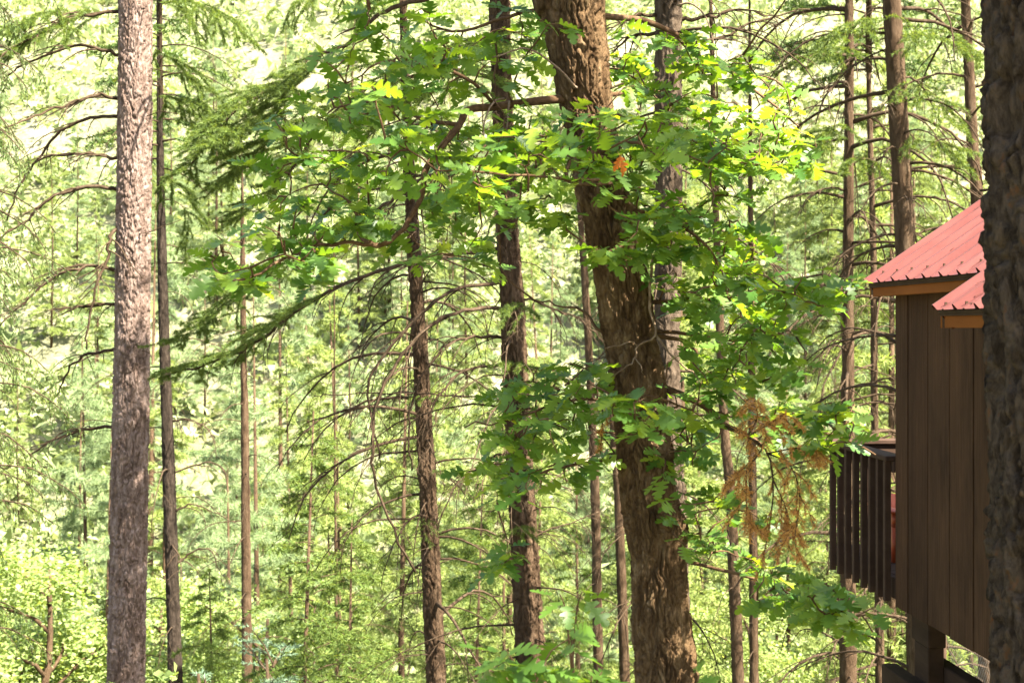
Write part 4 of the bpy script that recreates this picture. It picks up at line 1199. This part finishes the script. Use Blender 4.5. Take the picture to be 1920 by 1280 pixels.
def build_cabin():
    r = random.Random(3)
    W0, D_near, D_far, Lr = -1.842, 4.9, CD, 6.2
    core = cbox('wall', CL + .022, Lr, D_near + .02, D_far - .02, W0 + .01, .30, 'dark_wood', bev=0)
    seams = [CD, 8.574, 8.234, 7.889, 7.54]
    while seams[-1] - .345 > D_near: seams.append(seams[-1] - .345)
    seams.append(D_near)
    for i in range(len(seams) - 1):
        jut = r.uniform(-.002, .003)
        cbox('plank', CL + jut, CL + .021, seams[i + 1] + .007, seams[i] - (.007 if i else 0), W0 + r.uniform(-.004, .006), .295, r.choice(['siding', 'siding_b']), core, .003)
    x = CL + .022
    while x < Lr - .05:                              # boards of the far end wall
        cbox('plank', x + .004, min(x + .34, Lr), CD - .021, CD - .001, W0, .295, 'siding', core, .003); x += .345
    # main roof: eave along the wall, ribs run up the slope
    def roof(name, L_e, D0, D1, z_e, run, pitch, fz, rib=.262, flat_fascia=True):
        tp = math.tan(pitch)
        prof = []                                     # (distance along the eave, height above the sheet)
        y = D1
        nr = int((D1 - D0) / rib)
        sheets = []
        for k in range(nr):
            y1 = y - rib
            sheets.append((y, y1)); y = y1
        first = None
        rf = cpoly(name, [(L_e + .01, D0, z_e - .012), (L_e + run, D0, z_e - .012 + (run - .01) * tp), (L_e + run, D1 - .01, z_e - .012 + (run - .01) * tp), (L_e + .01, D1 - .01, z_e - .012),
                          (L_e + .01, D0, z_e - .028), (L_e + run, D0, z_e - .028 + (run - .01) * tp), (L_e + run, D1 - .01, z_e - .028 + (run - .01) * tp), (L_e + .01, D1 - .01, z_e - .028)],
                   [(0, 1, 2, 3), (7, 6, 5, 4), (0, 3, 7, 4), (1, 5, 6, 2), (0, 4, 5, 1), (3, 2, 6, 7)], 'dark_wood')
        rf['label'] = 'pink red ribbed metal roof'
        for k, (ya, yb) in enumerate(sheets):         # each rib-to-rib panel
            h = .030
            pr = [(ya, .0), (ya - .012, h), (ya - .030, h), (ya - .046, .0), (ya - rib * .42, .0), (ya - rib * .45, .005), (ya - rib * .5, .005), (ya - rib * .53, 0), (yb - .001, .0)]
            V, Q = [], []
            for t in (0, .33, .66, 1):
                for (yy, hh) in pr:
                    V.append((L_e - .012 + (run + .012) * t - hh * math.sin(pitch), yy, z_e + ((run + .012) * t - .012) * tp + hh * math.cos(pitch)))
            n = len(pr)
            for i in range(3):
                for j in range(n - 1):
                    Q.append((i * n + j, i * n + j + 1, (i + 1) * n + j + 1, (i + 1) * n + j))
            cpoly('panel', V, Q, 'roof', rf)
            for t in (.06, .55):                      # screw heads beside the rib
                zz = z_e + run * t * tp
                cbox('screw', L_e + run * t - .006, L_e + run * t + .006, ya - .066, ya - .056, zz - .004, zz + .012, 'dark_wood', rf, 0)
        g = np.random.default_rng(int(D1 * 100))
        V, Q = [], []
        for q in range(70):                           # fallen needles and bits of leaf
            t_, yy, a_ = g.uniform(.02, .95), g.uniform(D0 + .1, D1 - .05), g.uniform(0, 3.14)
            l_, w_ = g.uniform(.015, .045), g.uniform(.002, .006)
            for sx, sy in ((-1, -1), (1, -1), (1, 1), (-1, 1)):
                dx, dy = sx * l_ * math.cos(a_) - sy * w_ * math.sin(a_), sx * l_ * math.sin(a_) + sy * w_ * math.cos(a_)
                V.append((L_e + run * t_ + dx * math.cos(pitch), yy + dy, z_e + (run * t_ + dx * math.cos(pitch)) * tp + .006))
            Q.append((4 * q, 4 * q + 1, 4 * q + 2, 4 * q + 3))
        cpoly('fallen_needles', V, Q, 'timber', rf)['kind'] = 'stuff'
        # dark strip under the eave, and fascia
        cbox('eave_strip', L_e + .014, L_e + .03, D0, D1 - .02, z_e - .040, z_e - .014, 'dark_wood', rf, .002)
        cbox('fascia', L_e + .031, L_e + .055, D0, D1 - .035, z_e - fz, z_e - .030, 'fascia', rf, .003)
        # rake board along the far gable edge
        a, b_ = (L_e + .02), (L_e + run)
        V = []
        for yy in (D1 - .012, D1 - .034):
            V += [(a, yy, z_e - .030), (b_, yy, z_e - .030 + (run - .02) * tp), (b_, yy, z_e - .105 + (run - .02) * tp), (a + .06, yy, z_e - .105), (a, yy, z_e - .10)]
        cpoly('rake_board', V, [(0, 1, 2, 3), (9 - 1, 7, 6, 5)] + [(0, 5, 6, 1), (1, 6, 7, 2), (2, 7, 8, 3), (3, 8, 9, 4), (4, 9, 5, 0)], 'fascia', rf)
        # soffit
        cbox('soffit', L_e + .056, CL + .01, D0, D1 - .036, z_e - fz + .004, z_e - fz + .02, 'fascia', rf, 0)
        return rf
    roof('roof', 3.03, D_near - .2, 8.957, .300, 1.55, math.radians(34), .098)
    lower = roof('porch_roof', 2.68, 5.1, 6.845, .096, .48, math.radians(33.5), .10)
    # far gable above the eave line, back slope of the main roof
    cpoly('gable', [(CL + .03, CD - .03, .29), (4.58, CD - .03, 1.30), (6.15, CD - .03, .29), (4.58, CD - .03, .29)], [(0, 1, 2, 3)], 'siding')
    cpoly('back_slope', [(4.58, D_near - .2, 1.345), (4.58, 8.957, 1.345), (6.4, 8.957, .12), (6.4, D_near - .2, .12),
                         (4.58, D_near - .2, 1.325), (4.58, 8.957, 1.325), (6.4, 8.957, .10), (6.4, D_near - .2, .10)], [(0, 1, 2, 3), (7, 6, 5, 4), (0, 4, 5, 1), (1, 5, 6, 2), (2, 6, 7, 3), (3, 7, 4, 0)], 'roof')
    # posts and beams underneath
    zg = lambda L, D: float(ground_z(L * math.cos(CA) - D * math.sin(CA), L * math.sin(CA) + D * math.cos(CA))) - .15
    for (L0, D0) in [(3.25, 8.43), (3.25, 5.4), (5.8, 8.43), (5.8, 5.4)]:
        p = cbox('post', L0, L0 + .104, D0, D0 + .24, zg(L0, D0), -2.03, 'timber', bev=.006)
        cbox('post_cap', L0 - .006, L0 + .11, D0 - .02, D0 + .27, -2.029, W0 + .008, 'timber', bev=.006)
    cbox('beam', 3.355, 3.45, 5.2, 8.66, -2.30, -2.15, 'timber', bev=.006)
    cbox('beam', 3.14, 3.249, 8.42, 8.98, -2.40, -2.26, 'timber', bev=.006)
    cbox('stud', 3.46, 3.53, 7.75, 7.82, -2.30, W0 + .02, 'timber', bev=.004)
    # deck with its railing beyond the corner
    deck = cbox('deck', CL + .05, 6.2, CD + .003, 10.16, -1.76, -1.68, 'dark_wood', bev=.004)
    y = CD + .01
    while y < 10.1:
        cbox('plank', CL + .045, 6.2, y, y + .135, -1.679, -1.655, 'rail_wood', deck, .003); y += .141
    rail = cbox('railing', CL - .065, CL + .075, CD + .004, 10.22, -.885, -.85, 'rail_wood', bev=.006)
    cbox('rail_plate', CL - .012, CL + .03, CD + .004, 10.16, -.96, -.886, 'rail_wood', rail, .003)
    for k in range(8):
        D0 = [8.84, 8.985, 9.14, 9.305, 9.48, 9.655, 9.83, 10.01][k]
        cbox('baluster', CL - .055, CL - .013, D0, D0 + .042, -1.815, -.887, 'rail_wood', rail, .003)
    cbox('rail_cap', CL + .077, 6.2, 10.08, 10.22, -.885, -.85, 'rail_wood', rail, .006)
    cbox('rail_plate', CL + .031, 6.2, 10.10, 10.14, -.99, -.886, 'dark_wood', rail, .003)
    for k in range(7):
        L0 = CL + .25 + k * .38
        cbox('baluster', L0, L0 + .04, 10.141, 10.18, -1.76, -.887, 'rail_wood', rail, .003)
    cbox('rim_board', CL + .01, CL + .049, CD + .003, 10.16, -1.80, -1.66, 'dark_wood', deck, .003)
    for (L0, D0) in [(5.9, 9.95)]:
        cbox('post', L0, L0 + .1, D0, D0 + .1, zg(L0, D0), -1.761, 'timber', bev=.005)
build_cabin()

def chair():
    x, y = 3.62, 9.62
    X, Y = x * math.cos(CA) - y * math.sin(CA), x * math.sin(CA) + y * math.cos(CA)
    z = -1.655
    T = thing('deck_chair', (X, Y, z), 'red wooden chair on the deck glimpsed through the railing', 'chair', rz=CA)
    T.scale = (1, 1, .62)
    def bx(name, lo, hi):
        mb = MB(); mb.box(lo, hi); return obj(name, mb.mesh(name, False), M['red_chair'], T, local=True)
    for sx in (-.26, .22):
        for sy in (-.25, .21):
            bx('leg', (sx, sy, 0), (sx + .04, sy + .04, .40 if sy < 0 else .38))
        bx('armrest', (sx - .03, -.26, .56), (sx + .07, .25, .585))
        bx('arm_post', (sx, -.25, .401), (sx + .04, -.21, .559))
    bx('seat', (-.26, -.25, .401), (.26, .25, .43))
    for k in range(5):
        bx('back_slat', (-.25 + k * .105, .251, .25), (-.16 + k * .105, .275, 0.66 + .02 * (2 - abs(k - 2))))
chair()

def wire_fence():
    a = at(1768, 1235, 13.0); b = at(1900, 1235, 11.0)
    T = thing('wire_fence', (a[0], a[1], float(ground_z(a[0], a[1]))), 'fine wire mesh fence glimpsed beneath the cabin', 'fence')
    mb = MB()
    gz0, top = float(ground_z(a[0], a[1])), a[2] + .35
    d = (b - a) * A3(1, 1, 0); L = np.linalg.norm(d); d /= L
    H = 1.6
    n = int(L / .06)
    for i in range(0, n):
        for s in (1, -1):
            x0 = i * .06 if s == 1 else (i * .06 + H)
            p0 = A3(a[0], a[1], top - H) + d * x0; p1 = p0 + d * H * s + A3(0, 0, H)
            mb.tube([p0, p1], .001, 3)
    obj('mesh', mb.mesh('mesh'), M['wire'], T)
    for k in (0, 1):
        p = A3(a[0], a[1], 0) + d * (L * k)
        m2 = MB(); m2.tube([(p[0], p[1], float(ground_z(p[0], p[1])) - .2), (p[0], p[1], top + .05)], .035, 8)
        obj('post', m2.mesh('post'), M['timber'], T)
wire_fence()
